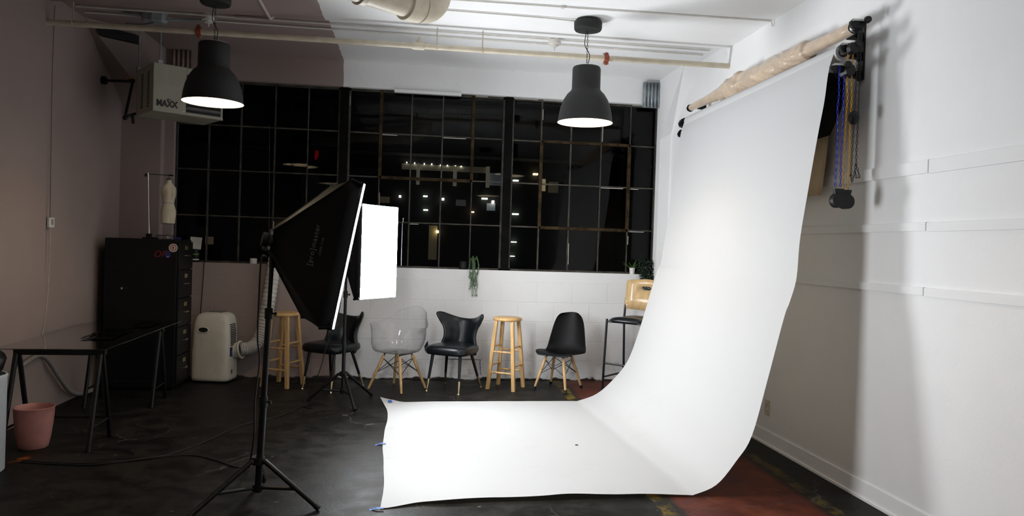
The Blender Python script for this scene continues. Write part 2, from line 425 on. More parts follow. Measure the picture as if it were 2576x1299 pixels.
# ---- window: three steel sections between two posts
cols = [[-2.489, -2.143, -1.822, -1.478, -1.139, -.808], [-.721, -.384, -.052, .283, .617, .960], [1.044, 1.374, 1.711, 2.058, 2.389, 2.70]]
rows = [1.20, 1.69, 2.17, 2.64, 3.11]
YW = 8.08
vents = [None, (1, 4, 2, 4), (1, 4, 1, 3)]          # first/last column edge, first/last row edge
for wi, cx in enumerate(cols):
    w = bpy.data.objects.new('window_%d' % (wi+1), None); COL.objects.link(w); w.location = (0, 0, 0); struct(w, 'steel factory window section with small dark panes')
    f = MB()
    x0, x1 = cx[0], cx[-1]
    f.box((x0, YW-.02, rows[0]), (x0+.02, YW+.02, rows[-1])).box((x1-.02, YW-.02, rows[0]), (x1, YW+.02, rows[-1]))
    f.box((x0, YW-.02, rows[0]), (x1, YW+.02, rows[0]+.02)).box((x0, YW-.02, rows[-1]-.03), (x1, YW+.02, rows[-1]))
    f.build('window_frame', m_rust, w)
    mu = MB()
    rr = random.Random(wi)
    for x in cx[1:-1]:
        t = .005+rr.random()*.003
        mu.box((x-t, YW-.018, rows[0]), (x+t, YW+.012, rows[-1]))
    for z in rows[1:-1]:
        t = .005+rr.random()*.003
        mu.box((x0, YW-.016, z-t), (x1, YW+.012, z+t))
    mu.build('muntin', m_rust, w)
    if vents[wi]:
        a, c, r0, r1 = vents[wi]
        v = MB(); xa, xb, za, zb = cx[a], cx[c], rows[r0], rows[r1]
        for p, q in (((xa-.012, za-.018), (xa+.022, zb+.012)), ((xb-.022, za-.018), (xb+.012, zb+.012)), ((xa, za-.02), (xb, za+.014)), ((xa, zb-.012), (xb, zb+.018))):
            v.box((p[0], YW-.03, p[1]), (q[0], YW+.01, q[1]))
        v.build('vent_sash', m_rustbr, w, bevel=.003)
    g = MB()
    for i in range(len(cx)-1):
        for j in range(4):
            tx, tz = rr.uniform(-.0012, .0012), rr.uniform(-.0015, .0015)
            g.add([(cx[i], YW+tx+tz, rows[j]), (cx[i+1], YW-tx+tz, rows[j]), (cx[i+1], YW-tx-tz, rows[j+1]), (cx[i], YW+tx-tz, rows[j+1])], [(0, 1, 2, 3)])
    g.build('glazing', m_glass, w)
    # ragged old putty along some bars
    pu = MB()
    for i in range(len(cx)-1):
        for j in range(4):
            if rr.random() < .45 and not (wi == 0 and rr.random() < .6):
                L = rr.uniform(.05, .25); xx = cx[i]+.008; z = rr.uniform(rows[j]+.02, rows[j+1]-L-.02)
                pu.box((xx, YW-.022, z), (xx+.004, YW-.01, z+L))
            if rr.random() < .4 and wi > 0:
                L = rr.uniform(.05, .3); x = cx[i]+.01; z = rows[j+1]-.014
                pu.box((x, YW-.022, z-.003), (min(x+L, cx[i+1]-.01), YW-.01, z+.003))
    pu.build('putty', m_pipewh, w)
k = 4
for xa, xb in ((-.808, -.721), (.960, 1.044)):
    b = MB(); b.box((xa, YW-.05, SILL), (xb, YW+.03, HEAD)); b.box((xa+.02, YW-.06, SILL+.3), (xb-.03, YW-.045, SILL+.36)); b.box((xa+.02, YW-.06, 2.1), (xb-.03, YW-.045, 2.16)); b.box((xa+.02, YW-.06, 2.75), (xb-.03, YW-.045, 2.81))
    struct(b.build('trim_%d' % (n), m_rustdk, bevel=.003), 'dark steel post between window sections'); n += 1

# ---- night street beyond the glass
b = MB(); b.box((-40, 8.3, -.9), (40, 70, -.7)); m_asphalt = M('wet_asphalt', (.02, .02, .022), .6, 0, .3, 2)
struct(b.build('ground_outside', m_asphalt), 'dark ground outside the window')
m_far = M('dark_render', (.02, .02, .023), .8, 0, .25, .7)
bld = thing('building', 'dark neighbouring building seen through the window at night', 'building', (0, 30.4, -.7))
MB().box((-34, 0, 0), (34, 8, 9.0)).build('wall', m_far, bld)
MB().box((-34, -1.0, 5.75), (34, .2, 5.95)).build('canopy', m_far, bld)
b = MB(); b.box((-.55, -.12, 5.2), (3.0, .02, 5.42)); b.build('lit_fascia', EM('lit_fascia', (.9, .78, .55), .03), bld)
for x in (.05, 1.55, 2.9): MB().box((x, -.2, 4.6), (x+.14, -.05, 5.45)).build('pillar', EM('lit_pillar', (.9, .8, .6), .10), bld)
for x, z, wd, hh, s in ((.8, 1.75, .34, 1.4, .035), (5.3, 4.75, .22, .5, .30), (5.75, 4.7, .4, .45, .03), (-1.2, 4.0, .4, .25, .03), (1.9, 4.0, .4, .25, .02), (3.15, 3.85, .35, .3, .10), (3.3, 4.9, .8, .5, .03), (-7.96, 2.1, .3, .3, .04)):
    MB().box((x-wd/2, -.06, z-.2), (x+wd/2, .02, z-.2+hh)).build('window', EM('lit_window', (1, .78, .45) if x < 1 or x > 5 else (.75, .85, 1), s), bld)
m_lw, m_lg, m_lo = EM('white_lamp', (1, .93, .8), 4), EM('greenish_lamp', (.85, 1, .72), 3), EM('sodium_lamp', (1, .72, .35), 4)
first = None
for x, z, wd, hh, mm in [(-.35, 4.77, .05, .05, m_lw), (-.03, 4.76, .05, .05, m_lw), (.36, 4.75, .05, .05, m_lw), (.66, 4.75, .05, .05, m_lw), (1.02, 4.72, .05, .05, m_lw), (1.3, 4.72, .05, .05, m_lw), (1.62, 4.71, .05, .05, m_lw), (1.86, 4.71, .05, .05, m_lw),
                         (.44, 3.43, .22, .07, m_lg), (-.58, 3.38, .11, .11, m_lw), (1.16, 3.34, .12, .12, m_lw), (.47, 2.87, .24, .07, m_lg), (2.39, 2.86, .15, .06, m_lo), (4.14, 4.23, .28, .07, m_lg), (4.17, 2.84, .32, .08, m_lg), (4.14, 1.68, .27, .06, m_lg), (4.08, 1.09, .27, .05, m_lg), (2.87, 3.43, .30, .08, m_lg), (3.22, 3.31, .12, .14, m_lw), (4.96, 4.53, .24, .09, m_lo), (.98, 2.0, .14, .14, m_lo), (-5.28, 1.99, .13, .13, m_lo)]:
    wd *= .8; hh *= .75
    o = MB().box((x-wd/2, 30.2, z-hh/2), (x+wd/2, 30.4, z+hh/2)).build('outdoor_lamp', mm)
    tag(o, 'small lit lamp on the neighbouring building at night', 'lamp', 'lamps on the neighbouring building')
o = MB().prism([(-3.95, 4.7), (-3.87, 4.85), (-3.86, 5.12), (-3.94, 4.98)], 29.9, 30.4, axis=1).build('red_sign', EM('red_sign', (.8, .01, .01), .10))
tag(o, 'small red lit sign beyond the dark left panes', 'sign')

# ================================================================== ceiling services
def pipe_x(name, y, z, r, x0, x1, mat, label, cat='pipe', nseg=2, **kw):
    b = MB(); b.tube([(lerp(x0, x1, i/nseg), y, z) for i in range(nseg+1)], r, 14)
    return b.build(name, mat, None, smooth=True)
sp = thing('sprinkler_pipe', 'long cream sprinkler pipe running under the ceiling across the room', 'pipe', (0, 6.28, 3.127))
MB().tube([(XL, 0, -.008), (0, 0, 0), (XR, 0, .008)], .0235, 16).build('pipe_run', m_cream, sp, smooth=True)
for x in (-1.769, 1.62):
    b = MB(); b.lathe([(.024, -.02), (.034, -.02), (.034, .02), (.024, .02)], 20, Matrix.Translation((x, 0, 0)) @ Matrix.Rotation(pi/2, 4, 'Y'))
    b.box((x-.012, -.015, .028), (x+.012, .015, .052)).box((x-.012, -.015, -.052), (x+.012, .015, -.028))
    c = b.build('pipe_coupling', m_redclamp, sp, bevel=.003); c['label'] = 'red pipe coupling'
    for zz in (.043, -.043): MB().tube([(x-.03, 0, zz), (x+.022, 0, zz)], .008, 8).build('bolt', m_steel, c, smooth=True)
b = MB(); b.tube([(-.045, 0, 0), (.045, 0, 0)], .033, 16); b.tube([(-.06, 0, 0), (-.045, 0, 0)], .03, 16); b.tube([(0, 0, .02), (0, 0, .05)], .018, 12); b.tube([(0, 0, .05), (0, 0, .075)], .009, 8)
b.build('sprinkler_tee', m_cream, sp, smooth=True)
for x in (-2.72, .537, .15):
    b = MB(); b.tube([(x, 0, .02), (x, 0, .165)], .005, 8); b.tube([(x, .028*cos(a*pi/8), .028*sin(a*pi/8)) for a in range(16)], .004, 6, closed=True)
    b.build('pipe_hanger', m_cream, sp, smooth=True)
# thin conduits behind it
for i, (y, z, lab) in enumerate(((6.62, 3.358, 'thin painted conduit along the raised ceiling, nearer the step'), (6.79, 3.36, 'thin painted conduit along the raised ceiling, nearer the window'))):
    b = MB(); b.tube([(XL+.06, y, z), (2.7, y, z)], .008, 8)
    t = tag(b.build('ceiling_conduit', m_pipewh, None, smooth=True), lab, 'conduit', 'conduits on the raised ceiling')
b = MB(); b.tube(catmull([(-1.56, 6.6, 3.35), (-1.30, 6.58, 3.35), (-1.235, 6.5, 3.345), (-1.23, 6.36, 3.30), (-1.225, 6.30, 3.285), (-1.21, 5.6, 3.285)], 4), .012, 8)
tag(b.build('ceiling_conduit', m_conduit_pk, None, smooth=True), 'bent conduit turning forward on the pink ceiling', 'conduit')
b = MB(); b.tube([(-1.5, 5.58, 3.291), (1.2, 5.51, 3.291), (2.72, 5.467, 3.291), (2.735, 5.467, 3.25)], .006, 8); b.box((1.06, 5.50, 3.28), (1.085, 5.53, 3.30))
tag(b.build('ceiling_conduit', m_pipewh, None, smooth=True), 'white conduit on the ceiling running to the white wall', 'conduit')
b = MB(); b.tube(catmull([(-.25, 5.785, 3.290), (.6, 5.794, 3.290), (1.0, 5.80, 3.289), (1.235, 5.81, 3.285)], 4), .006, 8)
tag(b.build('ceiling_cable', m_pipewh, None, smooth=True), 'white cable on the ceiling feeding the lamp over the chairs', 'cable')
t = thing('junction_box', 'white round junction box on the conduits, over the white ceiling', 'junction box', (1.23, 6.67, 3.375))
MB().lathe([(.055, -.05), (.058, -.045), (.058, 0)], 20).build('box', m_pipewh, t, smooth=True); MB().lathe([(.035, -.065), (.038, -.05)], 16).build('cover', m_pipewh, t, smooth=True); MB().tube([(0, 0, -.065), (0, 0, -.10)], .006, 8).build('nipple', m_pipewh, t)
dup(t, (-1.80, 6.67, 3.375), 0, 'cream round junction box on the conduits behind the lamp by the heater')
t = thing('junction_box', 'grey steel junction box above the hanging heater', 'junction box', (-2.26, 6.72, 3.375))
MB().lathe([(.075, -.085), (.085, -.075), (.085, 0)], 8, Matrix.Diagonal((1.25, .8, 1, 1))).build('box', m_galv, t); 
for pq in ([(-.1, 0, -.03), (-.26, .02, -.014)], [(.1, 0, -.05), (.4, .02, -.03)]): MB().tube(pq, .013, 8).build('connector', m_galv, t, smooth=True)
b = MB(); b.tube(catmull([(0, 0, -.08), (-.06, -.1, -.13), (-.16, -.2, -.16)], 5), .005, 6); b.build('wire', m_cable, t, smooth=True)
# soil pipe with elbow
dd = Vector((.783, .621, 0)); EX = Vector((.112, 5.22, 3.09))
t = thing('drain_pipe', 'fat cream drain pipe with an elbow turning up into the ceiling', 'pipe', EX)
b = MB(); b.tube([-2.3*dd, -.16*dd], .098, 28); b.build('pipe_run', m_cream, t, smooth=True)
pth = [-.20*dd + (0.0)*Vector((0, 0, 1))]
pth = [dd*(-.14)+Vector((0, 0, 0))] + [dd*(-.14+.14*sin(a))+Vector((0, 0, .14*(1-cos(a)))) for a in [pi/2*i/8 for i in range(1, 9)]] + [Vector((0, 0, .207))]
b = MB(); b.tube(pth, .105, 28); b.build('elbow', m_cream, t, smooth=True)
for seg in (((-.27, -.19, .118), (-.19, -.15, .111)), ((-1.02, -.99, .115),), ((-.64, -.60, .112),)):
    b = MB()
    for d0, d1, r in seg: b.tube([dd*d0, dd*d1], r, 28)
    b.build('collar', m_cream, t, smooth=True)
# corrugated pieces over the window ends
def corrug(name, x0, x1, z0, z1, mat, label):
    b = MB(); k = 28; rowsg = []
    for z in (z0, z1): rowsg.append([(lerp(x0, x1, i/k), YB-.035+.014*cos(i/k*2*pi*4.5), z) for i in range(k+1)])
    b.grid(rowsg); tag(b.build(name, mat, None, smooth=True, solid=.004), label, 'metal sheet')
corrug('corrugated_sheet', 2.49, 2.668, 3.06, 3.345, m_galv, 'small grey corrugated metal sheet at the white corner of the window')
corrug('corrugated_sheet', -2.50, -2.30, 3.18, 3.37, m_galvbr, 'small pinkish corrugated sheet above the hanging heater')

# ================================================================== pendant lamps
def pendant(loc, label):
    t = thing('pendant_lamp', label, 'lamp', loc, 0, 'charcoal pendant lamps')
    MB().lathe([(.070, 0), (.070, -.010), (.108, -.014), (.113, -.025), (.111, -.074), (.104, -.086), (.06, -.091), (.02, -.094)], 40).build('canopy', m_shade, t, smooth=True, angle=50)
    b = MB(); z = -.094
    i = 0
    while z > -.385:
        ax = i % 2
        P = []
        for a in range(10):
            u, v = .006*cos(a*pi/5), .014*sin(a*pi/5)
            P.append((u if ax else 0, 0 if ax else u, z-.012+v))
        b.tube(P, .0016, 5, closed=True); z -= .0225; i += 1
    b.build('chain', m_black, t, smooth=True)
    b = MB(); b.tube(catmull([(-.012, 0, -.09), (-.02, .005, -.2), (.02, 0, -.28), (.01, .005, -.35), (-.01, 0, -.385)], 5), .0032, 6); b.build('flex', m_cable, t, smooth=True)
    out = [(.02, -.372), (.085, -.374), (.106, -.380), (.113, -.395), (.1135, -.50), (.114, -.555), (.122, -.572), (.150, -.60), (.178, -.645), (.198, -.70), (.211, -.76), (.217, -.81), (.224, -.822), (.224, -.826)]
    inn = [(r-.006, z+.004) for r, z in out[::-1]]; inn[0] = (.219, -.824)
    MB().lathe(out, 56, None, True, False).build('lamp_shade', m_shade, t, smooth=True, angle=60)
    s = MB().lathe(inn, 56, None, False, True).build('reflector', m_shadein, t, smooth=True, angle=60); s['label'] = 'white inside of the shade'
    MB().lathe([(.022, -.38), (.022, -.46), (.02, -.47)], 16).build('lamp_holder', m_shadein, t)
    MB().ellipsoid((0, 0, -.565), (.048, .048, .055), 20, 12).build('bulb', EM('bulb_glow', BULB_COL, 14), t, smooth=True)
    L = bpy.data.lights.new('bulb_light', 'POINT'); L.energy = BULB_W; L.color = BULB_COL; L.shadow_soft_size = .05
    lo = bpy.data.objects.new('bulb_light', L); COL.objects.link(lo); lo.parent = t; lo.location = (0, 0, -.67)
    return t
p0 = pendant((1.338, 5.80, ZC), 'charcoal pendant lamp over the white backdrop, lit')
for loc, lab in (((-1.525, 5.82, ZC), 'charcoal pendant lamp hanging in front of the beige heater, lit'),
                 ((1.338, 2.2, ZC), 'charcoal pendant lamp behind the viewer on the white side of the room'), ((-1.525, 2.2, ZC), 'charcoal pendant lamp behind the viewer on the pink side of the room')):
    dup(p0, loc, 0, lab)

# ================================================================== softboxes on stands
m_diffs = [EM('lit_diffuser', SOFTBOX_COL, v) for v in SOFTBOX]
def tripod(t, P, feet, zhub, zlow, secs, col_z, lean=0):
    """P base point; feet xy offsets; secs [(z0,z1,r)]"""
    for i, (z0, z1, r) in enumerate(secs):
        MB().tube([(lean*z0, 0, z0), (lean*z1, 0, z1)], r, 16).build('pole', m_black, t, smooth=True)
    for z, r in col_z:
        b = MB(); b.tube([(lean*z, 0, z-.03), (lean*z, 0, z+.03)], r, 16); c = b.build('collar', m_blackm, t, smooth=True)
        b = MB(); b.tube([(lean*z+r, 0, z), (lean*z+r+.02, -.01, z)], .006, 8); b.tube([(lean*z+r+.014, -.012, z-.010), (lean*z+r+.016, -.012, z+.010)], .005, 8); b.build('knob', m_black, c, smooth=True)
    b = MB(); b.tube([(0, 0, zhub-.02), (0, 0, zhub+.02)], .034, 14)
    for fx, fy in feet:
        d = Vector((fx, fy, 0)).normalized(); b.tube([d*.02+Vector((0, 0, zhub)), d*.045+Vector((0, 0, zhub-.005))], .014, 8)
    b.build('upper_hub', m_blackm, t, smooth=True)
    b = MB(); b.tube([(0, 0, zlow-.018), (0, 0, zlow+.018)], .028, 14); b.build('lower_hub', m_blackm, t, smooth=True)
    for fx, fy in feet:
        d = Vector((fx, fy, 0)); u = d.normalized()
        a = u*.04+Vector((0, 0, zhub)); f = d+Vector((0, 0, .015))
        l = MB().tube([a, f], .0135, 12).build('leg', m_black, t, smooth=True)
        MB().tube([lerp(a, f, .95), f+(f-a).normalized()*.006], .0160, 12).build('foot_cap', m_blackm, l, smooth=True)
        mid = lerp(a, f, .60)
        MB().tube([u*.02+Vector((0, 0, zlow)), mid], .0095, 8).build('brace', m_black, t, smooth=True)
def softbox(t, base, C, n, w, h, depth, lip, text_side, m_diff):
    """C face centre in world; n facing direction; base = world base of stand"""
    C = Vector(C)-Vector(base); n = Vector(n).normalized()
    wx = Vector((0, 0, 1)).cross(n).normalized(); uy = n.cross(wx)
    def P(a, bb, c): return C + wx*a*w/2 + uy*bb*h/2 - n*c
    kb = .11
    b = MB(); nn = 8
    # four concave fabric panels: rings from rim to the back ring
    def ring(c, sx, sy, bow):
        R = []
        cs = [(-1, -1), (1, -1), (1, 1), (-1, 1)]
        for i in range(4):
            (ax, ay), (bx, by) = cs[i], cs[(i+1) % 4]
            for j in range(nn):
                q = j/nn; x, y = lerp(ax, bx, q), lerp(ay, by, q)
                k = 1-bow*4*q*(1-q)
                mx, my = (ax+bx)/2, (ay+by)/2
                R.append(C + wx*(x*sx/2 - mx*sx/2*(1-k)) + uy*(y*sy/2 - my*sy/2*(1-k)) - n*c)
        return R
    rings = [ring(-.012, w+.012, h+.012, .012), ring(lip, w+.008, h+.008, .012)]
    for q in (.2, .4, .6, .8, 1.0):
        rings.append(ring(lip+(depth-lip)*q, lerp(w, kb, q), lerp(h, kb, q), .05*sin(pi*q)))
    b.grid(rings, closed=True)
    shell = b.build('softbox_shell', m_fabric, t, smooth=True, angle=25, solid=.004)
    # rib seams along the corners
    b = MB()
    for sx in (-1, 1):
        for sy in (-1, 1):
            b.tube([C+wx*sx*w/2+uy*sy*h/2-n*lip, C+wx*sx*kb/2+uy*sy*kb/2-n*depth], .006, 6)
            b.tube([C+wx*sx*(w/2+.004)+uy*sy*(h/2+.004)-n*(lip+.005), C+wx*sx*(w/2+.012)+uy*sy*(h/2-.01)+n*.01], .011, 6)
    b.build('rib', m_fabric, shell, smooth=True)
    b = MB(); k = 12
    b.grid([[C+wx*(i/k*2-1)*w/2*.995+uy*(j/k*2-1)*h/2*.995+n*(.024+.014*(1-(i/k*2-1)**2)*(1-(j/k*2-1)**2)) for i in range(k+1)] for j in range(k+1)])
    for i in range(4):          # the white border folds back over the rim
        cs = [(-1, -1), (1, -1), (1, 1), (-1, 1)]; (ax, ay), (bx, by) = cs[i], cs[(i+1) % 4]
        b.grid([[C+wx*lerp(ax, bx, q/12)*w/2*.995+uy*lerp(ay, by, q/12)*h/2*.995+n*.024 for q in range(13)], [C+wx*lerp(ax, bx, q/12)*(w/2+.004)+uy*lerp(ay, by, q/12)*(h/2+.004)+n*.001 for q in range(13)]])
    d = b.build('diffuser', m_diff, t, smooth=True); d['label'] = 'glowing white diffuser'
    # lamp head and bracket
    e = C-n*depth
    b = MB(); b.tube([e+n*.03, e-n*.015], .062, 20); b.tube([e-n*.015, e-n*.045], .040, 16); b.build('lamp_head', m_blackm, t, smooth=True)
    top = Vector((.033*1.36 if base[0] < -.7 else 0, 0, e.z-.10))
    b = MB(); b.tube([top-Vector((0, 0, .05)), top, e+n*.01], .016, 10); b.tube([e-n*.03-wx*.05-Vector((0, 0, .05)), e-n*.03+wx*.05-Vector((0, 0, .05))], .012, 8); b.tube([top+wx*.02, top+wx*.07], .009, 8); b.build('tilt_bracket', m_blackm, t, smooth=True)
    # logo on the side panel: baseline along the rim
    s = text_side
    A = C+wx*s*w/2-n*lip; B = C+wx*s*kb/2-n*depth
    v = (A-B).normalized()                  # towards the rim
    nrm = v.cross(uy)*1.0
    if nrm.dot(wx*s) < 0: nrm = -nrm
    q0 = lerp(B, A, .66) + uy*.02
    X = uy; Y = nrm.cross(X).normalized()
    Mt = frame(q0+nrm*.007, X, Y, nrm)
    text_obj('logo', '[pro]master', .040, m_print, shell, Mt, .0004, spacing=1.15)
    Y2 = frame(q0+nrm*.007-Y*.045-X*.0, X, Y, nrm)
    text_obj('code_text', 'CODE 4168', .015, m_print, shell, Y2, .0004, spacing=1.3)
S1 = (-.812, 4.20, 0)
t = thing('softbox_light', 'large softbox on the nearest tripod stand, seen from its black side', 'studio light', S1)
tripod(t, S1, [(.345, -.14), (-.29, -.235), (-.035, .36)], .235, .085, [(.06, .58, .0195), (.56, 1.08, .0165), (1.06, 1.38, .012)], [(.56, .0235), (1.05, .0225)], .033)
softbox(t, S1, (-.44, 4.30, 1.386), (.9387, .292, -.184), .56, .80, .36, .055, -1, m_diffs[0])
S2 = (-.595, 6.84, 0)
t = thing('softbox_light', 'glowing softbox on the farther tripod stand before the chairs, its white face showing', 'studio light', S2)
tripod(t, S2, [(-.31, .01), (.14, -.40), (.245, .255)], .255, .10, [(.07, .60, .0165), (.58, 1.02, .014), (1.0, 1.33, .012)], [(.98, .02), (.55, .021)])
softbox(t, S2, (-.305, 6.655, 1.378), (.817, -.577, 0), .49, .82, .36, .05, -1, m_diffs[1])

# ================================================================== backdrop system on the right wall
near = [(2.500, 2.705), (2.478, 2.64), (2.462, 2.56), (2.445, 2.40), (2.412, 2.198), (2.365, 1.88), (2.322, 1.567), (2.308, 1.325), (2.270, 1.179), (2.237, 1.082), (2.15, .72), (2.06, .368), (1.965, .212), (1.845, .070), (1.700, .010)]
far = [(2.565, 2.725), (2.545, 2.66), (2.530, 2.59), (2.505, 2.35), (2.474, 2.094), (2.425, 1.70), (2.378, 1.359), (2.346, 1.285), (2.286, 1.067), (2.225, .84), (2.162, .62), (2.080, .40), (1.958, .234), (1.787, .08), (1.594, .008)]
NY, FY = 4.19, 6.86
def rail(pts, y, spread):
    return catmull([(x, y, z) for x, z in pts], 5)
A, B = rail(near, NY, 0), rail(far, FY, 0)
rows_p = []
KX = 22
for a, c in zip(A, B):
    r = []
    for i in range(KX+1):
        q = i/KX; p = lerp(a, c, q)
        edge = min(q, 1-q)
        p = Vector(p); p.x += (.02*sin(pi*q)*(1 if p.z > .5 else .3) * (.5+.5*math.tanh((p.z-.3)*2)))*(1 if p.z < 2.2 else max(0, (2.5-p.z)/.3))
        r.append(p)
    rows_p.append(r)
a0, c0 = A[-1], B[-1]
yn_t = [(-.14, 4.068), (.107, 4.13), (.633, 4.16), (1.108, 4.18), (1.7, NY)]
yf_t = [(-.18, 6.72), (-.06, 6.80), (.265, 6.835), (1.1, 6.85), (1.6, FY)]
KL = 46
for j in range(1, KL+1):
    s = j/KL; r = []
    for i in range(KX+1):
        q = i/KX
        xs = lerp(1.70, 1.594, q)
        wob = .012*sin(q*9.0)+.010*noise.noise((q*6, 3.1, 0))
        xe = lerp(-.135, -.19, q)+wob
        x = lerp(xs, xe, s)
        y = lerp(interp(yn_t, x), interp(yf_t, x), q)
        z = .005+.004*(1-s)
        if q < .14: z += .034*(1-q/.14)*max(0, sin(pi*min(1, s*1.02)))*(.75+.4*noise.noise((x*2.3, 0, 0)))
        z += .004*abs(noise.noise((x*3, y*3, 1)))
        # curled far left corner
        cc = max(0, (s-.93)/.07)*max(0, (q-.9)/.1)
        x -= .075*cc; y += .16*cc; z += .03*cc
        r.append(Vector((x, y, z)))
    rows_p.append(r)
def paper_mat():
    m, nt, b = new_mat('white_seamless_paper')
    geo = N(nt, 'ShaderNodeTexCoord').outputs['Object']
    sep = N(nt, 'ShaderNodeSeparateXYZ'); nt.links.new(geo, sep.inputs[0])
    low = mathn(nt, 'SUBTRACT', 1, smooth(nt, sep.outputs[2], .1, .35))
    sm = mathn(nt, 'MULTIPLY', smooth(nt, noisen(nt, geo, 2.7, 8, .72), .56, .72), low)
    mp = N(nt, 'ShaderNodeMapping'); mp.inputs['Scale'].default_value = (1, 5, 1); nt.links.new(geo, mp.inputs[0])
    st = mathn(nt, 'MULTIPLY', smooth(nt, noisen(nt, mp.outputs[0], 3, 6, .7), .60, .70), low)
    c = mixc(nt, mathn(nt, 'MULTIPLY', sm, .16), (.62, .622, .625), (.41, .40, .38))
    c = mixc(nt, mathn(nt, 'MULTIPLY', st, .16), c, (.36, .35, .33))
    nt.links.new(c, b.inputs['Base Color']); b.inputs['Roughness'].default_value = .75; b.inputs['Specular IOR Level'].default_value = .2
    tl = N(nt, 'ShaderNodeBsdfTranslucent'); tl.inputs[0].default_value = (.80, .72, .58, 1)
    mx = N(nt, 'ShaderNodeMixShader'); mx.inputs[0].default_value = .13
    out = nt.nodes['Material Output']
    nt.links.new(b.outputs[0], mx.inputs[1]); nt.links.new(tl.outputs[0], mx.inputs[2]); nt.links.new(mx.outputs[0], out.inputs[0])
    return m
m_paper = paper_mat()
def roll_bits(t, x, z, y0, y1, r):
    """tube core and end knobs of one roll"""
    for yy, s in ((y0, -1), (y1, 1)):
        b = MB(); b.tube([(x, yy, z), (x, yy+s*.035, z)], .024, 14); b.tube([(x, yy+s*.035, z), (x, yy+s*.055, z)], [.036, .030], 8)
        b.build('end_knob', m_blackm, t, smooth=False)
t = thing('paper_backdrop', 'wide white paper backdrop hanging from its roll and sweeping over the floor', 'backdrop', (0, 0, 0))
b = MB(); b.grid(rows_p); b.build('paper_sheet', m_paper, t, smooth=True, angle=60)
b = MB(); b.tube([(2.543, 4.17, 2.700), (2.588, 6.80, 2.721)], .0485, 28); b.build('paper_roll', m_paper, t, smooth=True)
for (x, y, z, s) in ((2.543, 4.17, 2.700, -1), (2.59, 6.80, 2.722, 1)):
    b = MB(); b.tube([(x, y, z), (x, y+s*.09, z)], .03, 16); b.tube([(x-.006*(s > 0), y+s*.09, z), (x-.006*(s > 0), y+s*(.17 if s > 0 else .115), z)], [.050 if s > 0 else .038, .042 if s > 0 else .03], 8); b.build('end_knob', m_blackm, t)
b = MB(); b.lathe([(.001, 0), (.012, 0), (.012, .0025), (.001, .003)], 12, Matrix.Translation((1.24, 5.30, .0125)) @ Matrix.Diagonal((1, .6, 1, 1)))
tag(b.build('dry_leaf', m_dark), 'tiny dark scrap lying on the white paper sweep', 'scrap')
# black roll
t = thing('paper_backdrop', 'black backdrop roll hanging behind the white paper', 'backdrop', (0, 0, 0))
b = MB(); b.tube([(2.535, 4.17, 2.572), (2.605, 6.87, 2.60)], .032, 24); b.build('paper_roll', m_blkpaper, t, smooth=True)
for (x, y, z, s) in ((2.535, 4.17, 2.572, -1), (2.605, 6.87, 2.60, 1)):
    b = MB(); b.tube([(x, y, z), (x-.035*(s > 0), y+s*.04, z+.02*(s > 0))], .022, 16); b.tube([(x-.035*(s > 0), y+s*.04, z+.02*(s > 0)), (x-.035*(s > 0), y+s*.10, z+.02*(s > 0))], [.044, .034], 8); b.build('end_knob', m_blackm, t)
b = MB(); rws = []
for j in range(15):
    q = j/14; r = []
    for i in range(25):
        e = i/24; y = lerp(4.19, 6.84, e)
        zb = 2.215+.02*e+.13*max(0, 1-e/.05)**2
        z = lerp(2.58, zb, q)
        r.append((lerp(2.567, 2.637, e)+.012*sin(q*3)-.018*q*q+.004*noise.noise((y*2, z*2, 0)), y+.0*q, z))
    rws.append(r)
b.grid(rws); b.build('paper_sheet', m_blkpaper, t, smooth=True, solid=.002)
# satin roll
t = thing('fabric_roll', 'bunched champagne satin wound on the topmost roller', 'fabric roll', (0, 0, 0))
ax0, ax1 = Vector((2.605, 4.17, 2.852)), Vector((2.635, 6.87, 2.868))
prof = [(0, .036), (.03, .040), (.06, .039), (.17, .043), (.19, .044), (.193, .066), (.30, .074), (.40, .080), (.52, .082), (.56, .076), (.563, .092), (.655, .084), (.66, .070), (.74, .058), (.745, .050), (.80, .043), (.90, .036), (1, .030)]
b = MB(); rws = []; KN = 40
for j in range(241):
    q = j/240; c = lerp(ax0, ax1, q); r0 = interp(prof, q); r = []
    sag = .03*max(0, sin(pi*(q-.2)/.55)) if .2 < q < .75 else 0
    for i in range(KN):
        a = 2*pi*i/KN; d = Vector((cos(a), 0, sin(a)))
        ns = noise.noise((q*16+a*.8, a*1.1, 0))*.20 + (.25-abs(noise.noise((q*34+a*1.5, a*.6, 4))))*.20 + (.2-abs(noise.noise((q*80-a*1.8, a*.5, 9))))*.12
        rr = r0*(1+ns*(.9 if .2 < q < .8 else .35))
        rr *= 1+(.5*sag/.03*.35 if sin(a) < 0 else 0)
        r.append(c+d*rr+Vector((0, 0, -sag*.3)))
    rws.append(r)
b.grid(rws, closed=True); b.build('wound_fabric', m_silk, t, smooth=True, angle=80)
b = MB(); rws = []
for j in range(13):
    q = j/12; rws.append([(2.662+.012*sin(i*.9)+.008*q, lerp(4.47+.10*q*q, 6.6, i/30), lerp(2.79, 1.868+.004*sin(i), q)) for i in range(31)])
b.grid(rws); b.build('hanging_fabric', m_beige, t, smooth=True, solid=.002)
b = MB(); b.tube([ax0-Vector((0, .02, 0)), ax0+Vector((0, .02, 0))], .030, 18); b.build('roller_tube', m_alu, t, smooth=True)
for c, s in ((ax0, -1), (ax1, 1)):
    b = MB(); b.tube([c, c+Vector((0, s*.03, 0))], .026, 16); b.tube([c+Vector((0, s*.03, 0)), c+Vector((0, s*.055, 0))], [.038, .03], 8); b.build('end_knob', m_blackm, t)
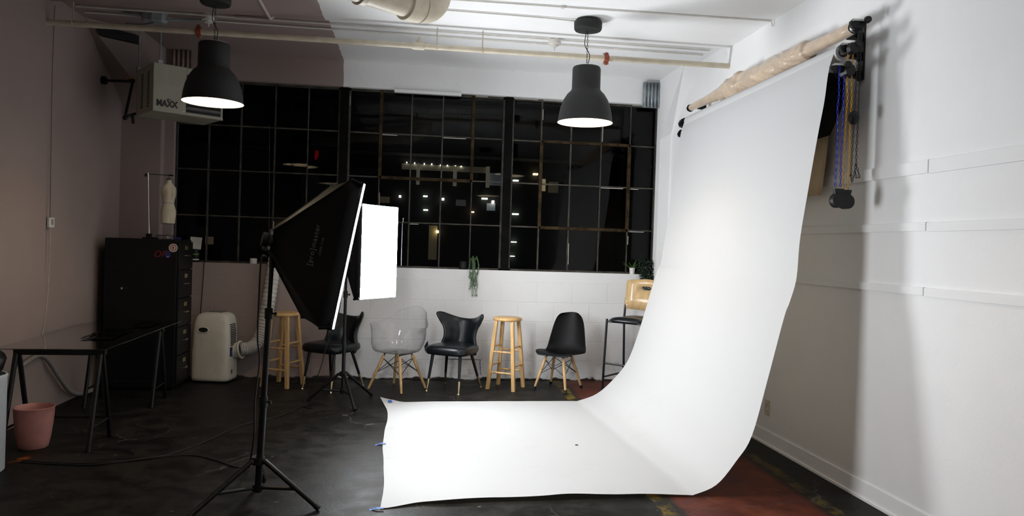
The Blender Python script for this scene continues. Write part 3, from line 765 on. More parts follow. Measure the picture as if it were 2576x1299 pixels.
# brackets
def bracket(y, label, xs, s):
    t = thing('wall_bracket', label, 'bracket', (0, y, 0))
    MB().box((XR-.012, -.03, 2.57), (XR, .03, 2.925)).build('wall_plate', m_black, t, bevel=.002)
    for x, z in xs:
        b = MB(); b.box((x+.042, -.004, z-.022), (XR-.006, .004, z+.018)); b.box((x+.036, -.014, z-.026), (XR-.006, .014, z-.018))
        b.prism([(XR-.05, z-.022), (XR-.006, z-.040), (XR-.006, z+.018), (XR-.05, z+.018)], -.016, .016, axis=1)
        b.build('bracket_arm', m_black, t, bevel=.001)
    return t
bracket(4.29, 'black three-arm wall bracket at the near end of the rolls', ((2.605, 2.845), (2.543, 2.726), (2.535, 2.607)), -1)
bracket(6.80, 'black three-arm wall bracket at the far end of the rolls', ((2.635, 2.868), (2.59, 2.722), (2.565, 2.60)), 1)
# expander hooks with knobs, one per roller, silver faced
def expander(x, z, label):
    t = thing('roller_hook', label, 'roller drive', (x, 4.105, z))
    b = MB(); b.prism([(-.045, -.018), (-.03, -.034), (.02, -.034), (.055, -.022), (.055, .002), (.03, .020), (-.028, .021), (-.046, .004)], -.012, .012, axis=1)
    b.build('body', m_blackm, t, bevel=.003)
    b = MB(); b.prism([(-.044, .004), (-.026, .020), (.028, .020), (.050, .003), (.03, .009), (-.018, .009)], -.016, .008, axis=1); b.build('top_rim', m_wplas, t)
    b = MB(); b.tube([(.042, -.012, .010), (.042, -.035, .010)], .007, 10); b.tube([(.042, -.035, .010), (.042, -.055, .010)], [.0225, .019], 12); b.build('knob', m_blackm, t, bevel=.003)
    return t
expander(2.585, 2.862, 'black roller hook with knob on the topmost roller')
expander(2.525, 2.715, 'black roller hook with knob on the middle roller')
expander(2.470, 2.590, 'black roller hook with knob on the lowest roller')
# chains
def chain_path(b, pts, sp=.0215, lw=.0055, r=.0019):
    pts = [Vector(p) for p in pts]; acc = 0; i = 0; k = 0
    L = [0]
    for a, c in zip(pts, pts[1:]): L.append(L[-1]+(c-a).length)
    d = 0
    while d < L[-1]:
        while L[i+1] < d: i += 1
        p = lerp(pts[i], pts[i+1], (d-L[i])/(L[i+1]-L[i])); tv = (pts[i+1]-pts[i]).normalized()
        s = Vector((1, 0, 0)) if k % 2 == 0 else Vector((.35, .94, 0)); s = (s-tv*s.dot(tv)).normalized()
        h = sp*.68
        ring = [p+s*lw*cos(a)+tv*h*(.75 if abs(sin(a)) > .9 else 1)*sin(a) for a in [2*pi*j/8 for j in range(8)]]
        b.tube(ring, r, 5, closed=True); d += sp; k += 1
def jit(x, y, z0, z1, n, amp, seed, dx=0):
    rr = random.Random(seed); return [(lerp(x, x+dx, i/n)+rr.uniform(-amp, amp), y+rr.uniform(-amp, amp)*.5, lerp(z0, z1, i/n)) for i in range(n+1)]
def chain(name, mat, ab, z_top, z_bot, y, label, amp, seed, weight_dx):
    t = thing(name, label, 'chain', (0, 0, 0), 0, 'roller pull chains')
    b = MB()
    chain_path(b, jit(ab[0], y, z_top, z_bot, 9, amp, seed)); b.build('chain_strand', mat, t, smooth=True)
    b = MB(); chain_path(b, jit(ab[1], y+.012, z_top, z_bot, 9, amp*.6, seed+1)); b.build('chain_strand', mat, t, smooth=True)
    if weight_dx is not None:
        cx = (ab[0]+ab[1])/2+weight_dx
        b = MB(); b.prism([(-.030, .05), (.030, .05), (.022, .015), (-.022, .015)], -.012, .012, axis=1, mat=Matrix.Translation((cx, y, z_bot-.055)))
        b.tube([(cx, y-.022, z_bot-.075), (cx, y+.022, z_bot-.075)], .044, 20); b.build('weight', m_blackm, t, smooth=True, angle=30)
chain('pull_chain', m_chblue, (2.474, 2.512), 2.58, 1.872, 4.085, 'blue plastic pull chain with a black weight', .004, 3, 0)
chain('pull_chain', m_chyel, (2.535, 2.572), 2.69, 1.868, 4.10, 'yellow plastic pull chain with a black weight', .004, 8, .0)
t = thing('pull_chain', 'black plastic pull chain hanging nearest the white wall', 'chain', (0, 0, 0), 0, 'roller pull chains')
b = MB(); chain_path(b, jit(2.608, 4.12, 2.84, 1.95, 9, .001, 5, -.015)); b.build('chain_strand', m_chblk, t, smooth=True)
b = MB(); chain_path(b, jit(2.632, 4.125, 2.84, 2.02, 9, .001, 6, -.006)); b.build('chain_strand', m_chblk, t, smooth=True); b = MB()
chain_path(b, [(2.593, 4.12, 1.95), (2.600, 4.12, 1.915), (2.612, 4.12, 1.955), (2.626, 4.125, 2.02), (2.645, 4.125, 1.97), (2.652, 4.125, 1.945), (2.630, 4.125, 1.94), (2.618, 4.12, 1.985)])
b.build('chain_tail', m_chblk, t, smooth=True)
b = MB(); b.ellipsoid((2.585, 4.10, 2.295), (.034, .028, .042), 16, 10); b.build('weight', m_blackm, t, smooth=True)
# tape pieces
def tape(c, sx, sy, rz, label, z=.013, drape=True):
    M4 = Matrix.Translation((c[0], c[1], z)) @ Matrix.Rotation(rz, 4, 'Z')
    b = MB(); b.grid([[M4 @ Vector((-sx/2+sx*i/8, sy*(j-.5), -z*(1-min(1, max(0, (i-1)/3)))+.0012 if drape else 0)) for i in range(9)] for j in range(2)])
    tag(b.build('tape_strip', m_tape, None, solid=.0006), label, 'tape')
tape((-.165, 6.74), .035, .07, .1, 'blue tape square at the far corner of the white paper', .031, False)
tape((-.19, 5.37), .075, .022, 0, 'blue tape strip halfway along the short edge of the white paper', .0115)
tape((-.155, 4.055), .075, .020, -.1, 'blue tape strip at the near corner of the white paper', .0105)

o = MB().prism([(1.0*x, z) for x, z in ((-.012, -.055), (.014, -.03), (.020, .01), (.012, .06), (-.004, .035), (-.022, .0))], -.004, .004, axis=1).build('wall_hole', m_dark, None, loc=(.175, YB-.003, .36))
tag(o, 'ragged dark hole in the white wall left of the black wingback chair', 'hole')
b = MB(); rr = random.Random(3)
for (xa, za), (xb, zb) in (((.40, .225), (.76, .222)), ((.40, .225), (.395, .06)), ((.76, .222), (.775, .05))):
    P = [(lerp(xa, xb, i/12)+rr.uniform(-.004, .004), YB-.0015, lerp(za, zb, i/12)+rr.uniform(-.004, .004)) for i in range(13)]
    b.tube(P, [rr.uniform(.0012, .0045) for i in range(13)], 6)
tag(b.build('wall_crack', m_dark), 'square outline of dark cracks low on the white wall behind the black wingback chair', 'crack')
# wall outlet
t = thing('wall_outlet', 'ivory outlet low on the shaded white wall', 'outlet', (XR, 5.345, .283))
MB().box((-.006, -.038, -.06), (.002, .038, .06)).build('cover_plate', m_outlet, t, bevel=.002)
for z in (-.025, .025):
    b = MB(); b.box((-.009, -.017, z-.015), (-.004, .017, z+.015)); s = b.build('socket', m_outlet, t, bevel=.002)
    b = MB(); b.box((-.0095, -.008, z-.004), (-.0085, -.005, z+.006)).box((-.0095, .005, z-.004), (-.0085, .008, z+.006)); b.build('slot', m_dark, s)

# ================================================================== chairs
def wing_chair(label):
    t = thing('wingback_chair', label, 'chair')
    # seat: puffed cushion, waterfall front
    b = MB(); rws = []
    for j, (ins, z) in enumerate([(.05, .365), (.012, .372), (0, .395), (0, .425), (.012, .448), (.045, .462), (.12, .468)]):
        r = []
        for i in range(28):
            a = 2*pi*i/28; ca, sa = cos(a), sin(a); e = .38
            X = (abs(ca)**e)*(1 if ca > 0 else -1); Y = (abs(sa)**e)*(1 if sa > 0 else -1)
            wx = .232 if Y < 0 else lerp(.232, .205, Y)
            r.append((X*(wx-ins), Y*(.245-ins)-.01, z+(.0 if j < 4 else .006*(1-abs(X)))))
        rws.append(r)
    V = b.grid(rws, closed=True); b.bm.faces.new(V[0][::-1]); b.bm.faces.new(V[-1]); b.build('seat', m_leather, t, smooth=True, sub=1)
    # back shell
    def S(u, v, off):
        w = interp([(0, .20), (.2, .195), (.42, .166), (.6, .176), (.78, .222), (.92, .256), (1, .258)], v)
        zt = .70+.105*abs(u)**2.2 - (.035*max(0, abs(u)-.86)/.14)
        z = lerp(.345, zt, v)
        wing = interp([(0, .16), (.3, .15), (.6, .15), (1, .20)], v)
        y = .225+.075*v - wing*abs(u)**2.4
        x = w*u*(1+.04*abs(u))
        # outward normal approx for thickness
        dn = Vector((wing*2.4*abs(u)**1.4*(1 if u > 0 else -1)/max(.1, w), 1, -.12)).normalized()
        return Vector((x, y, z))+dn*off
    b = MB(); us = [-1+2*i/16 for i in range(17)]; vs = [i/12 for i in range(13)]
    def thick(u, v): return .024*min(1, (1-abs(u))*9+.6)*min(1, (1-v)*9+.5)
    rws = []
    for v in vs:
        r = [S(u, v, -thick(u, v)) for u in us]+[S(u, v, thick(u, v)) for u in us[::-1]]
        rws.append(r)
    V = b.grid(rws, closed=True); m = len(us)
    for R in (V[0], V[-1]):
        for i in range(m-1): b.bm.faces.new((R[i], R[i+1], R[2*m-2-i], R[2*m-1-i]))
    b.build('backrest', m_leather, t, smooth=True, sub=1)
    for sx, fx, fy, tx, ty in ((-1, .175, -.235, .15, -.165), (1, .175, -.235, .15, -.165), (-1, .205, .235, .135, .12), (1, .205, .235, .135, .12)):
        a, f = Vector((sx*tx, ty, .375)), Vector((sx*fx, fy, 0)); c = lerp(a, f, .66)
        l = MB().tube([a, c], [.017, .0125], 12).build('leg', m_black, t, smooth=True)
        e = MB(); e.tube([c, lerp(a, f, .965)], [.0132, .009], 12); e.tube([lerp(a, f, .965), lerp(a, f, .975), f+Vector((0, 0, .004)), f], [.010, .012, .013, .012], 12)
        q = e.build('ferrule', m_brass, l, smooth=True); q['label'] = 'brass ferrule on the leg tip'
    return t
wc = wing_chair('black vinyl wingback chair between the clear armchair and the pale stool')
wc.location = (.441, 7.44, 0); wc.rotation_euler = (0, 0, radians(-29)); wc['group'] = 'black wingback chairs'
dup(wc, (-.76, 7.50, 0), radians(-33), 'black vinyl wingback chair behind the farther light stand')

def dowel_base(t, ff, fb, top, caps, wood):
    feet = [(-ff[0], ff[1]), (ff[0], ff[1]), (fb[0], fb[1]), (-fb[0], fb[1])]
    tops = [(-top[0], -top[1]), (top[0], -top[1]), (top[0], top[1]), (-top[0], top[1])]
    P = []
    for (fx, fy), (tx, ty) in zip(feet, tops):
        a, f = Vector((tx, ty, .338)), Vector((fx, fy, 0)); P.append((a, f))
        l = MB().tube([a, lerp(a, f, .5), f+Vector((0, 0, .002))], [.0165, .0155, .0115], 14).build('leg', wood, t, smooth=True)
        if caps:
            MB().tube([lerp(a, f, .90), f], [.0155, .015], 12).build('rubber_foot', m_blackm, l, smooth=True)
        b = MB(); b.tube([a, a+Vector((-tx*.12, -ty*.12, .022))], .006, 8); b.build('bolt', m_black, l)
    b = MB()
    for i in range(4):
        j = (i+1) % 4
        b.tube([lerp(*P[i], .08), lerp(*P[j], .52)], .0035, 6); b.tube([lerp(*P[j], .08), lerp(*P[i], .52)], .0035, 6)
    b.build('wire_brace', m_black, t, smooth=True)
def shell_chair():
    t = thing('shell_chair', 'black moulded shell side chair on pale dowel legs', 'chair', (1.536, 7.50, 0), radians(-37))
    prof = [(-.228, .398), (-.220, .412), (-.18, .415), (-.08, .398), (.03, .382), (.11, .388), (.168, .43), (.200, .51), (.222, .61), (.240, .71), (.252, .79), (.258, .822)]
    wd = [.165, .195, .218, .231, .232, .231, .227, .212, .194, .174, .144, .104]
    b = MB(); rws = []
    for (y, z), w, i in zip(prof, wd, range(20)):
        r = []
        for k in range(-8, 9):
            u = k/8
            seat = 1 if i < 5 else max(0, 1-(i-4)/3)
            zz = z+seat*.045*abs(u)**2.0*min(1, i/3)-max(0, (z-.74)/.08)*.014*u*u; yy = y-(1-seat)*.085*abs(u)**2.2
            if i < 2: zz -= .02*abs(u)**4*0
            r.append((w*u, yy, zz))
        rws.append(r)
    b.grid(rws); b.build('seat_shell', m_plasticblk, t, smooth=True, solid=.007, sub=2, loc=(.024, .018, -.034))
    b = MB(); b.tube([(-.09, -.10, .348), (-.09, .10, .345)], .008, 8); b.tube([(.09, -.10, .348), (.09, .10, .345)], .008, 8); b.tube([(-.1, 0, .342), (.1, 0, .342)], .008, 8); b.build('seat_mount', m_black, t, smooth=True)
    dowel_base(t, (.18, -.195), (.182, .195), (.10, .10), True, m_oak)
    return t
shell_chair()
def clear_chair():
    t = thing('shell_armchair', 'clear transparent shell armchair on pale dowel legs', 'chair', (-.115, 7.473, 0), radians(-38))
    b = MB(); rws = []; NT = 64
    rim = [(0, .402), (22, .415), (42, .53), (60, .64), (95, .65), (118, .69), (145, .775), (180, .82)]
    for s in [0, .12, .25, .38, .5, .6, .68, .76, .84, .91, .96, 1.0]:
        r = []
        for k in range(NT):
            th = 2*pi*k/NT; deg = abs((math.degrees(th)+180) % 360-180)   # 0 = front
            zr = interp(rim, deg)
            ca, sa = cos(th), sin(th)
            e = .72
            X = .245*(abs(sa)**e)*(1 if sa > 0 else -1); Y = -.235*(abs(ca)**e)*(1 if ca > 0 else -1)+.0
            zf = .378
            if s <= .5:
                q = s/.5*.80; x, y, z = X*q, Y*q, zf-.012*(1-q*q)
            else:
                q = (s-.5)/.5
                out = .80+.24*min(1, q*2.2)*(1-.12*q)
                z = zf+(zr-zf)*q**1.25
                flare = max(0, q-.72)/.28
                arm = max(0, 1-abs(deg-88)/42)
                x, y = X*(out+.40*arm*flare**1.3), Y*out
                z -= .006*arm*flare
                if deg > 120: y += .055*q*(deg-120)/60
                if deg > 130: x *= 1-.28*q*q*max(0, min(1, (deg-130)/30))*0
            r.append((x, y, z))
        rws.append(r)
    b.grid(rws, closed=True); b.build('seat_shell', m_acrylic, t, smooth=True, solid=.006, sub=1)
    b = MB(); b.tube([(-.10, -.10, .357), (-.10, .10, .357)], .008, 8); b.tube([(.10, -.10, .357), (.10, .10, .357)], .008, 8); b.build('seat_mount', m_black, t, smooth=True)
    dowel_base(t, (.21, -.195), (.205, .195), (.10, .10), False, m_oak)
clear_chair()
def stool(label):
    t = thing('bar_stool', label, 'stool', (0, 0, 0), 0, 'round wooden stools')
    MB().lathe([(.01, .700), (.135, .700), (.148, .706), (.152, .718), (.148, .730), (.136, .737), (.01, .7375)], 40).build('seat', m_pine, t, smooth=True, angle=50)
    F, T = .142, .088
    cs = ((-1, -1), (1, -1), (1, 1), (-1, 1)); legs = []
    for sx, sy in cs:
        b = MB(); h = .0175
        b.hexa([(sx*F-h, sy*F-h, 0), (sx*F+h, sy*F-h, 0), (sx*F+h, sy*F+h, 0), (sx*F-h, sy*F+h, 0), (sx*T-h, sy*T-h, .702), (sx*T+h, sy*T-h, .702), (sx*T+h, sy*T+h, .702), (sx*T-h, sy*T+h, .702)])
        b.build('leg', m_pine, t, bevel=.003)
    def at(c, z): q = lerp(F, T, z/.702); return Vector((c[0]*q, c[1]*q, z))
    for i in range(4):
        for z in ((.385, .175) if i % 2 == 0 else (.435, .245)):
            MB().tube([at(cs[i], z), at(cs[(i+1) % 4], z)], .0105, 10).build('rung', m_pine, t, smooth=True)
    return t
s0 = stool('pale pine stool beside the black shell chair'); s0.location = (.99, 7.525, 0); s0.rotation_euler = (0, 0, radians(-29))
dup(s0, (-1.255, 7.61, 0), radians(-24), 'honey pine stool nearest the portable air conditioner')
def bar_chair():
    t = thing('bar_chair', 'tall black frame bar chair with a curved plywood back, half behind the paper', 'chair', (2.30, 7.44, 0), radians(-45))
    b = MB(); rws = []
    for ins, z in ((.03, .695), (0, .708), (0, .735), (.02, .760), (.07, .772)):
        r = []
        for i in range(32):
            a = 2*pi*i/32; e = .55; ca, sa = cos(a), sin(a)
            r.append(((abs(ca)**e)*(1 if ca > 0 else -1)*(.225-ins), (abs(sa)**e)*(1 if sa > 0 else -1)*(.21-ins), z-.02*abs(ca)**2*(1 if z > .72 else 0)+.008))
        rws.append(r)
    V = b.grid(rws, closed=True); b.bm.faces.new(V[0][::-1]); b.bm.faces.new(V[-1]); b.build('seat', m_leather, t, smooth=True, sub=1)
    for sx in (-1, 1):
        MB().tube([(sx*.205, -.185, .745), (sx*.205, -.19, .70), (sx*.212, -.225, 0)], .0125, 10).build('leg', m_black, t, smooth=True)
        MB().tube([(sx*.222, .245, .955), (sx*.215, .20, .74), (sx*.215, .235, 0)], .0125, 10).build('leg', m_black, t, smooth=True)
    b = MB(); b.tube([(-.20, -.185, .718), (.20, -.185, .718), (.21, .20, .718), (-.21, .20, .718)], .009, 8, closed=True); b.build('seat_frame', m_black, t, smooth=True)
    for z in (.285, ):
        MB().tube([(-.2, -.208, z), (.2, -.208, z)], .010, 8).build('rung', m_black, t, smooth=True)
    for sx in (-1, 1): MB().tube([(sx*.2, -.216, .145), (sx*.2, .222, .145)], .010, 8).build('rung', m_black, t, smooth=True)
    # plywood back, curved with an oval grip hole
    b = MB(); W, z0, z1 = .225, .835, 1.15
    hx, hz, hcz = .062, .022, 1.06
    def pt(x, z): return (x, .215+.045*(z-z0)/(z1-z0)+.035*(1-(x/W)**2), z)
    NA = 48; inner, mid, outer = [], [], []
    for i in range(NA):
        a = 2*pi*i/NA; ca, sa = cos(a), sin(a)
        inner.append(pt(hx*ca, hcz+hz*sa))
        e = .12; X = (abs(ca)**e)*(1 if ca > 0 else -1); Z = (abs(sa)**e)*(1 if sa > 0 else -1)
        zc = (z0+z1)/2; top = .02*(1-X*X)
        ox, oz = X*W, zc+Z*(z1-z0)/2+(top-.01 if Z > 0 else -.01*(1-X*X))
        outer.append(pt(ox, oz)); mid.append(pt(lerp(hx*ca, ox, .5), lerp(hcz+hz*sa, oz, .5)))
    b.grid([inner, mid, outer], closed=True); b.build('backrest', m_ply, t, smooth=True, solid=.011, angle=50)
    b = MB()
    for sx in (-1, 1):
        for z in (.87, .905): b.lathe([(.0085, 0), (.007, .003), (.001, .004)], 12, Matrix.Translation((sx*.198, .222, z)) @ Matrix.Rotation(pi/2, 4, 'X'), False, True)
    b.build('bolt', m_steel, t)
bar_chair()

# ================================================================== left side: table, cabinet, appliances
t = thing('trestle_table', 'glass topped desk on black metal trestles along the pink wall', 'table', (-2.45, 6.31, 0), .035)
MB().box((-.36, -.95, .660), (.345, .95, .668)).build('glass_top', m_tglass, t, bevel=.003)
for yy in (-.905, .44):
    b = MB(); 
    hb = MB(); hb.box((-.245, yy-.022, .622), (.335, yy+.022, .660)); beam = hb.build('trestle', m_black, t, bevel=.006)
    for sx in (-.225, .305):
        for sy in (-1, 1):
            MB().tube([(sx, yy+sy*.02, .63), (sx, yy+sy*.20, 0)], .0165, 10).build('leg', m_black, beam, smooth=True)
        MB().tube([(sx, yy-.155, .15), (sx, yy+.155, .15)], .009, 8).build('crossbar', m_black, beam)
    MB().tube([(-.225, yy+.15, .16), (.315, yy+.15, .16)], .009, 8).build('crossbar', m_black, beam)
def sheet(c, sx, sy, rz, seed, label):
    b = MB(); k = 22; M4 = Matrix.Translation((c[0], c[1], .670)) @ Matrix.Rotation(rz, 4, 'Z')
    b.grid([[M4 @ Vector(((i/k-.5)*sx, (j/k-.5)*sy, .006+.012*abs(noise.noise((i*.45+seed, j*.45, seed)))+.006*noise.noise((i*1.3, j*1.3, seed)))) for i in range(k+1)] for j in range(k+1)])
    tag(b.build('plastic_sheet', m_film, None, smooth=True, solid=.0008), label, 'plastic sheet')
sheet((-2.36, 6.18), .22, .66, .10, 1, 'crumpled clear plastic sheet on the near part of the glass desk')
sheet((-2.32, 6.90), .16, .46, .10, 4, 'crumpled clear plastic sheet on the far part of the glass desk')

t = thing('filing_cabinet', 'tall black steel filing cabinet with stickers in the pink corner', 'cabinet', (-2.50, 7.51, 0))
X0, X1, Y0, Y1, H = -.335, .315, -.23, .22, 1.43
MB().box((X0, Y0, .03), (X1-.012, Y1, H)).build('body', m_cab, t, bevel=.006)
MB().box((X0+.02, Y0+.03, 0), (X1-.04, Y1-.02, .03)).build('base', m_cab, t)
for i in range(5):
    z0 = .06+i*.272
    d = MB().box((X1-.012, Y0+.014, z0), (X1+.008, Y1-.014, z0+.262)).build('drawer', m_cab, t, bevel=.004)
    b = MB(); b.tube([(X1+.008, -.05, z0+.13), (X1+.028, -.05, z0+.13), (X1+.028, .05, z0+.13), (X1+.008, .05, z0+.13)], .006, 8); b.build('handle', m_chrome, d, smooth=True)
    b = MB(); b.box((X1+.008, -.04, z0+.185), (X1+.012, .04, z0+.225)); b.build('label_holder', m_brass, d, bevel=.002)
def disc(name, x, z, r, mat, sy=1, off=.0008):
    b = MB(); b.lathe([(.0005, 0), (r, 0), (r, .0008), (.0005, .0008)], 32, Matrix.Translation((x, Y0-off, z)) @ Matrix.Diagonal((1, 1, sy, 1)) @ Matrix.Rotation(pi/2, 4, 'X')); return b
s = disc('sticker', .27, 1.352, .040, m_paperwh).build('sticker', m_paperwh, t); s['label'] = 'round white sticker with a pink ring and diamond'
b = disc('r', .27, 1.352, .032, m_pinkdot, 1, .0016); b.build('ring', m_pinkdot, s); disc('r', .27, 1.352, .019, m_paperwh, 1, .0024).build('inner_disc', m_paperwh, s)
MB().prism([(.27, 1.337), (.281, 1.352), (.27, 1.367), (.259, 1.352)], Y0-.0040, Y0-.0030, axis=1).build('diamond', m_redp, s)
s = disc('sticker', .222, 1.288, .027, m_bluep, 1.35).build('sticker', m_bluep, t); s['label'] = 'oval dark blue sticker'
MB().prism([(.215, 1.265), (.233, 1.265), (.229, 1.272), (.218, 1.272)], Y0-.0024, Y0-.0014, axis=1).build('mark', m_paperwh, s)
s = text_obj('sticker', 'OF', .082, m_redp, t, frame(Vector((.147, Y0-.0012, 1.288)), Vector((1, 0, 0)), Vector((0, 0, 1)), Vector((0, -1, 0))), .0008, .25); s['label'] = 'red letters sticker'
MB().box((-.165, Y0-.012, .953), (-.12, Y0, .970)).build('side_bar', m_blackm, t, bevel=.003)  # small dark bar on the cabinet side
MB().box((-.182, Y0-.016, .950), (-.165, Y0, .972)).build('chrome_block', m_chrome, t, bevel=.003)  # bright chrome block at the end of the bar
# dress form on its stand, on the cabinet
fs = thing('dress_form', 'half-size cream linen dress form hanging from a metal stand on the cabinet', 'dress form', (-2.50, 7.50, 1.43))
b = MB(); b.box((-.07, -.05, 0), (.05, .05, .014)).box((-.045, -.022, .014), (-.0, .022, .05)); b.build('clamp_base', m_black, fs, bevel=.004)
MB().tube([(-.022, 0, .03), (-.045, 0, .635)], .008, 12).build('pole', m_chrome, fs, smooth=True)
b = MB(); b.tube([(-.075, 0, .622), (.185, 0, .618)], .0035, 8); b.tube([(.145, 0, .619), (.185, 0, .618)], .007, 8); b.ellipsoid((-.066, 0, .607), (.012, .012, .012), 10, 6); b.build('crossbar', m_black, fs, smooth=True)
MB().tube([(.146, 0, .619), (.148, 0, .58)], .0025, 6).build('hook', m_black, fs)
b = MB(); rws = []
body = [(.15, .060, .045, 0), (.155, .064, .048, 0), (.20, .066, .052, .0), (.245, .073, .057, .0), (.285, .070, .055, 0), (.325, .056, .043, 0), (.350, .051, .038, 0), (.385, .058, .044, 0), (.42, .066, .05, .02), (.45, .070, .05, .024), (.475, .070, .046, .012), (.50, .068, .040, 0), (.52, .052, .034, 0), (.535, .030, .026, 0), (.56, .022, .021, 0), (.58, .022, .021, 0)]
for z, rx, ry, bust in body:
    r = []
    for i in range(36):
        a = 2*pi*i/36; ca, sa = cos(a), sin(a)
        x, y = rx*ca, ry*sa
        if sa < 0: y -= bust*max(0, cos((abs(ca)-.45)*3.2))*abs(sa)
        if z < .22 and abs(ca) < .3 and sa < 0: y += .010*(1-abs(ca)/.3)
        r.append((x, y, z))
    rws.append(r)
R4 = Matrix.Translation((.148, 0, 0)) @ Matrix.Rotation(radians(38), 4, 'Z')
rws = [[R4 @ Vector(p) for p in r] for r in rws]
V = b.grid(rws, closed=True); b.bm.faces.new(V[0][::-1]); b.bm.faces.new(V[-1]); body_o = b.build('torso', m_linen, fs, smooth=True, sub=1)
MB().lathe([(.0235, .577), (.0235, .584), (.004, .586)], 20, R4).build('neck_cap', m_black, fs)
b = MB(); b.tube([R4 @ Vector((.0525*cos(2*pi*i/28), .0395*sin(2*pi*i/28), .35)) for i in range(28)], .0016, 5, closed=True); q = b.build('waist_tape', m_bluep, body_o); q['label'] = 'thin blue waist tape'
MB().lathe([(.001, .147), (.060, .147), (.060, .150)], 28, R4 @ Matrix.Diagonal((1, .75, 1, 1))).build('bottom_cap', m_black, fs)
# bag, blue scrap, cards and jar
def blob(name, c, sx, sy, sz, mat, label, cat, seed):
    b = MB(); b.ellipsoid((0, 0, 0), (1, 1, 1), 24, 14)
    for v in b.bm.verts:
        k = 1+.35*noise.noise(v.co*1.7+Vector((seed, 0, 0)))+.18*noise.noise(v.co*4+Vector((seed, 1, 0)))
        v.co = Vector((v.co.x*sx*k, v.co.y*sy*k, max(-sz*.5, v.co.z*sz*k)))
    b = b
    o = b.build(name, mat, None, smooth=True, angle=60, loc=(c[0], c[1], c[2]+sz*.5)); tag(o, label, cat); return o
blob('plastic_bag', (-2.36, 7.44, 1.432), .10, .07, .028, m_film, 'crumpled clear plastic bag lying on the black cabinet', 'bag', 2)
b = MB(); b.box((-2.268, 7.40, 1.432), (-2.215, 7.46, 1.452)); tag(b.build('sponge', m_bluep, None, bevel=.005), 'small dark blue block on the cabinet corner', 'block')
b = MB(); b.box((-.055, -.002, 0), (.06, .002, .125), Matrix.Translation((-2.245, 8.02, 1.336)) @ Matrix.Rotation(radians(4), 4, 'Y') @ Matrix.Rotation(radians(-6), 4, 'X')); tag(b.build('white_card', m_paperwh, None), 'white card standing on the dark jar behind the cabinet', 'card')
t = thing('storage_jar', 'dark jar with a green band on the window sill behind the cabinet', 'jar', (-2.245, 8.03, SILL))
MB().lathe([(.038, 0), (.042, .006), (.042, .12), (.036, .13)], 24).build('jar', m_blackm, t, smooth=True); MB().lathe([(.0425, .075), (.0425, .09)], 24, None, False, False).build('label_band', m_green, t); MB().lathe([(.0425, .022), (.0425, .034)], 24, None, False, False).build('label_strip', m_paperwh, t)
t = tag(MB().lathe([(.001, 0), (.033, 0), (.036, .008), (.036, .05), (.032, .056), (.028, .05), (.001, .048)], 28).build('tea_light_cup', m_wplas, None, smooth=True, loc=(-1.655, 8.025, SILL)), 'small white cup on the window sill above the air conditioner', 'cup')
# power cord down to the air conditioner
b = MB(); b.tube(catmull([(-2.135, 8.03, 1.21), (-2.135, 7.975, 1.205), (-2.14, 7.965, 1.0), (-2.15, 7.965, .8), (-2.155, 7.955, .66)], 5), .0045, 6); tag(b.build('power_cord', m_cable, None, smooth=True), 'black cord dropping from the sill behind the air conditioner', 'cord')
b = MB(); chain_path(b, [(-1.532, 8.03, 2.66), (-1.515, 8.03, 2.0), (-1.50, 8.03, 1.25)], .02, .003, .0012); tag(b.build('window_chain', m_rust, None), 'thin pull chain hanging in front of the dark left panes', 'chain')

# portable air conditioner
t = thing('portable_air_conditioner', 'ivory portable air conditioner with a white hose, beside the filing cabinet', 'air conditioner', (-1.965, 7.80, 0), radians(-9))
b = MB(); rws = []
for z, sx, sy, oy in ((.022, .92, .92, 0), (.03, .985, .985, 0), (.06, 1, 1, 0), (.30, .99, .99, 0), (.48, .965, .97, .004), (.56, .945, .95, .006), (.62, .905, .91, .010), (.66, .84, .85, .014), (.685, .74, .77, .018), (.700, .58, .64, .02), (.706, .3, .36, .02)):
    r = []
    for i in range(44):
        a = 2*pi*i/44; e = .36; ca, sa = cos(a), sin(a)
        r.append(((abs(ca)**e)*(1 if ca > 0 else -1)*.197*sx, (abs(sa)**e)*(1 if sa > 0 else -1)*.142*sy+oy, z))
    rws.append(r)
V = b.grid(rws, closed=True); b.bm.faces.new(V[0][::-1]); b.bm.faces.new(V[-1]); b.build('body', m_acplastic, t, smooth=True, angle=70)
MB().box((-.06, -.03, .700), (.075, .09, .712)).build('control_panel', M('grey_panel', (.12, .125, .115), .4), t, bevel=.004)
hp = Matrix.Translation((-.065, -.134, .535)) @ Matrix.Rotation(radians(84), 4, 'X') @ Matrix.Diagonal((1, .48, 1, 1))
h = MB().lathe([(.052, -.004), (.058, .004), (.054, .008), (.046, .002)], 32, hp, False, False).build('grip_rim', m_acplastic, t, smooth=True)
MB().lathe([(.0005, .003), (.048, .003)], 32, hp, False, False).build('grip_recess', m_dark, t)
b = MB(); b.tube([(-.064, -.141, .49), (-.064, -.1435, .05)], .0016, 5); b.build('seam', m_hose, t)
b = MB(); MB().bm.free()
for k in range(13): b.box((.180-.0, -.075+.0*k, .375+k*.0175), (.196-(max(0, k-7)*.0022), .055, .384+k*.0175))
b.build('louvre', m_dark, t)
MB().box((.190, -.088, .27), (.1985, -.045, .36)).build('rating_label', m_bluep, t); MB().box((.188, -.085, .335), (.1995, -.045, .362)).build('warning_label', m_ink, t)
MB().box((.188, -.06, .09), (.1995, -.03, .135)).build('drain_cap', M('brown_cap', (.14, .11, .06), .6), t, bevel=.004)
b = MB(); b.lathe([(.080, 0), (.080, .05), (.092, .055), (.095, .062), (.090, .07), (.074, .07)], 32, Matrix.Translation((.19, .045, .315)) @ Matrix.Rotation(radians(80), 4, 'Y'), True, False); b.build('hose_collar', m_acplastic, t, smooth=True)
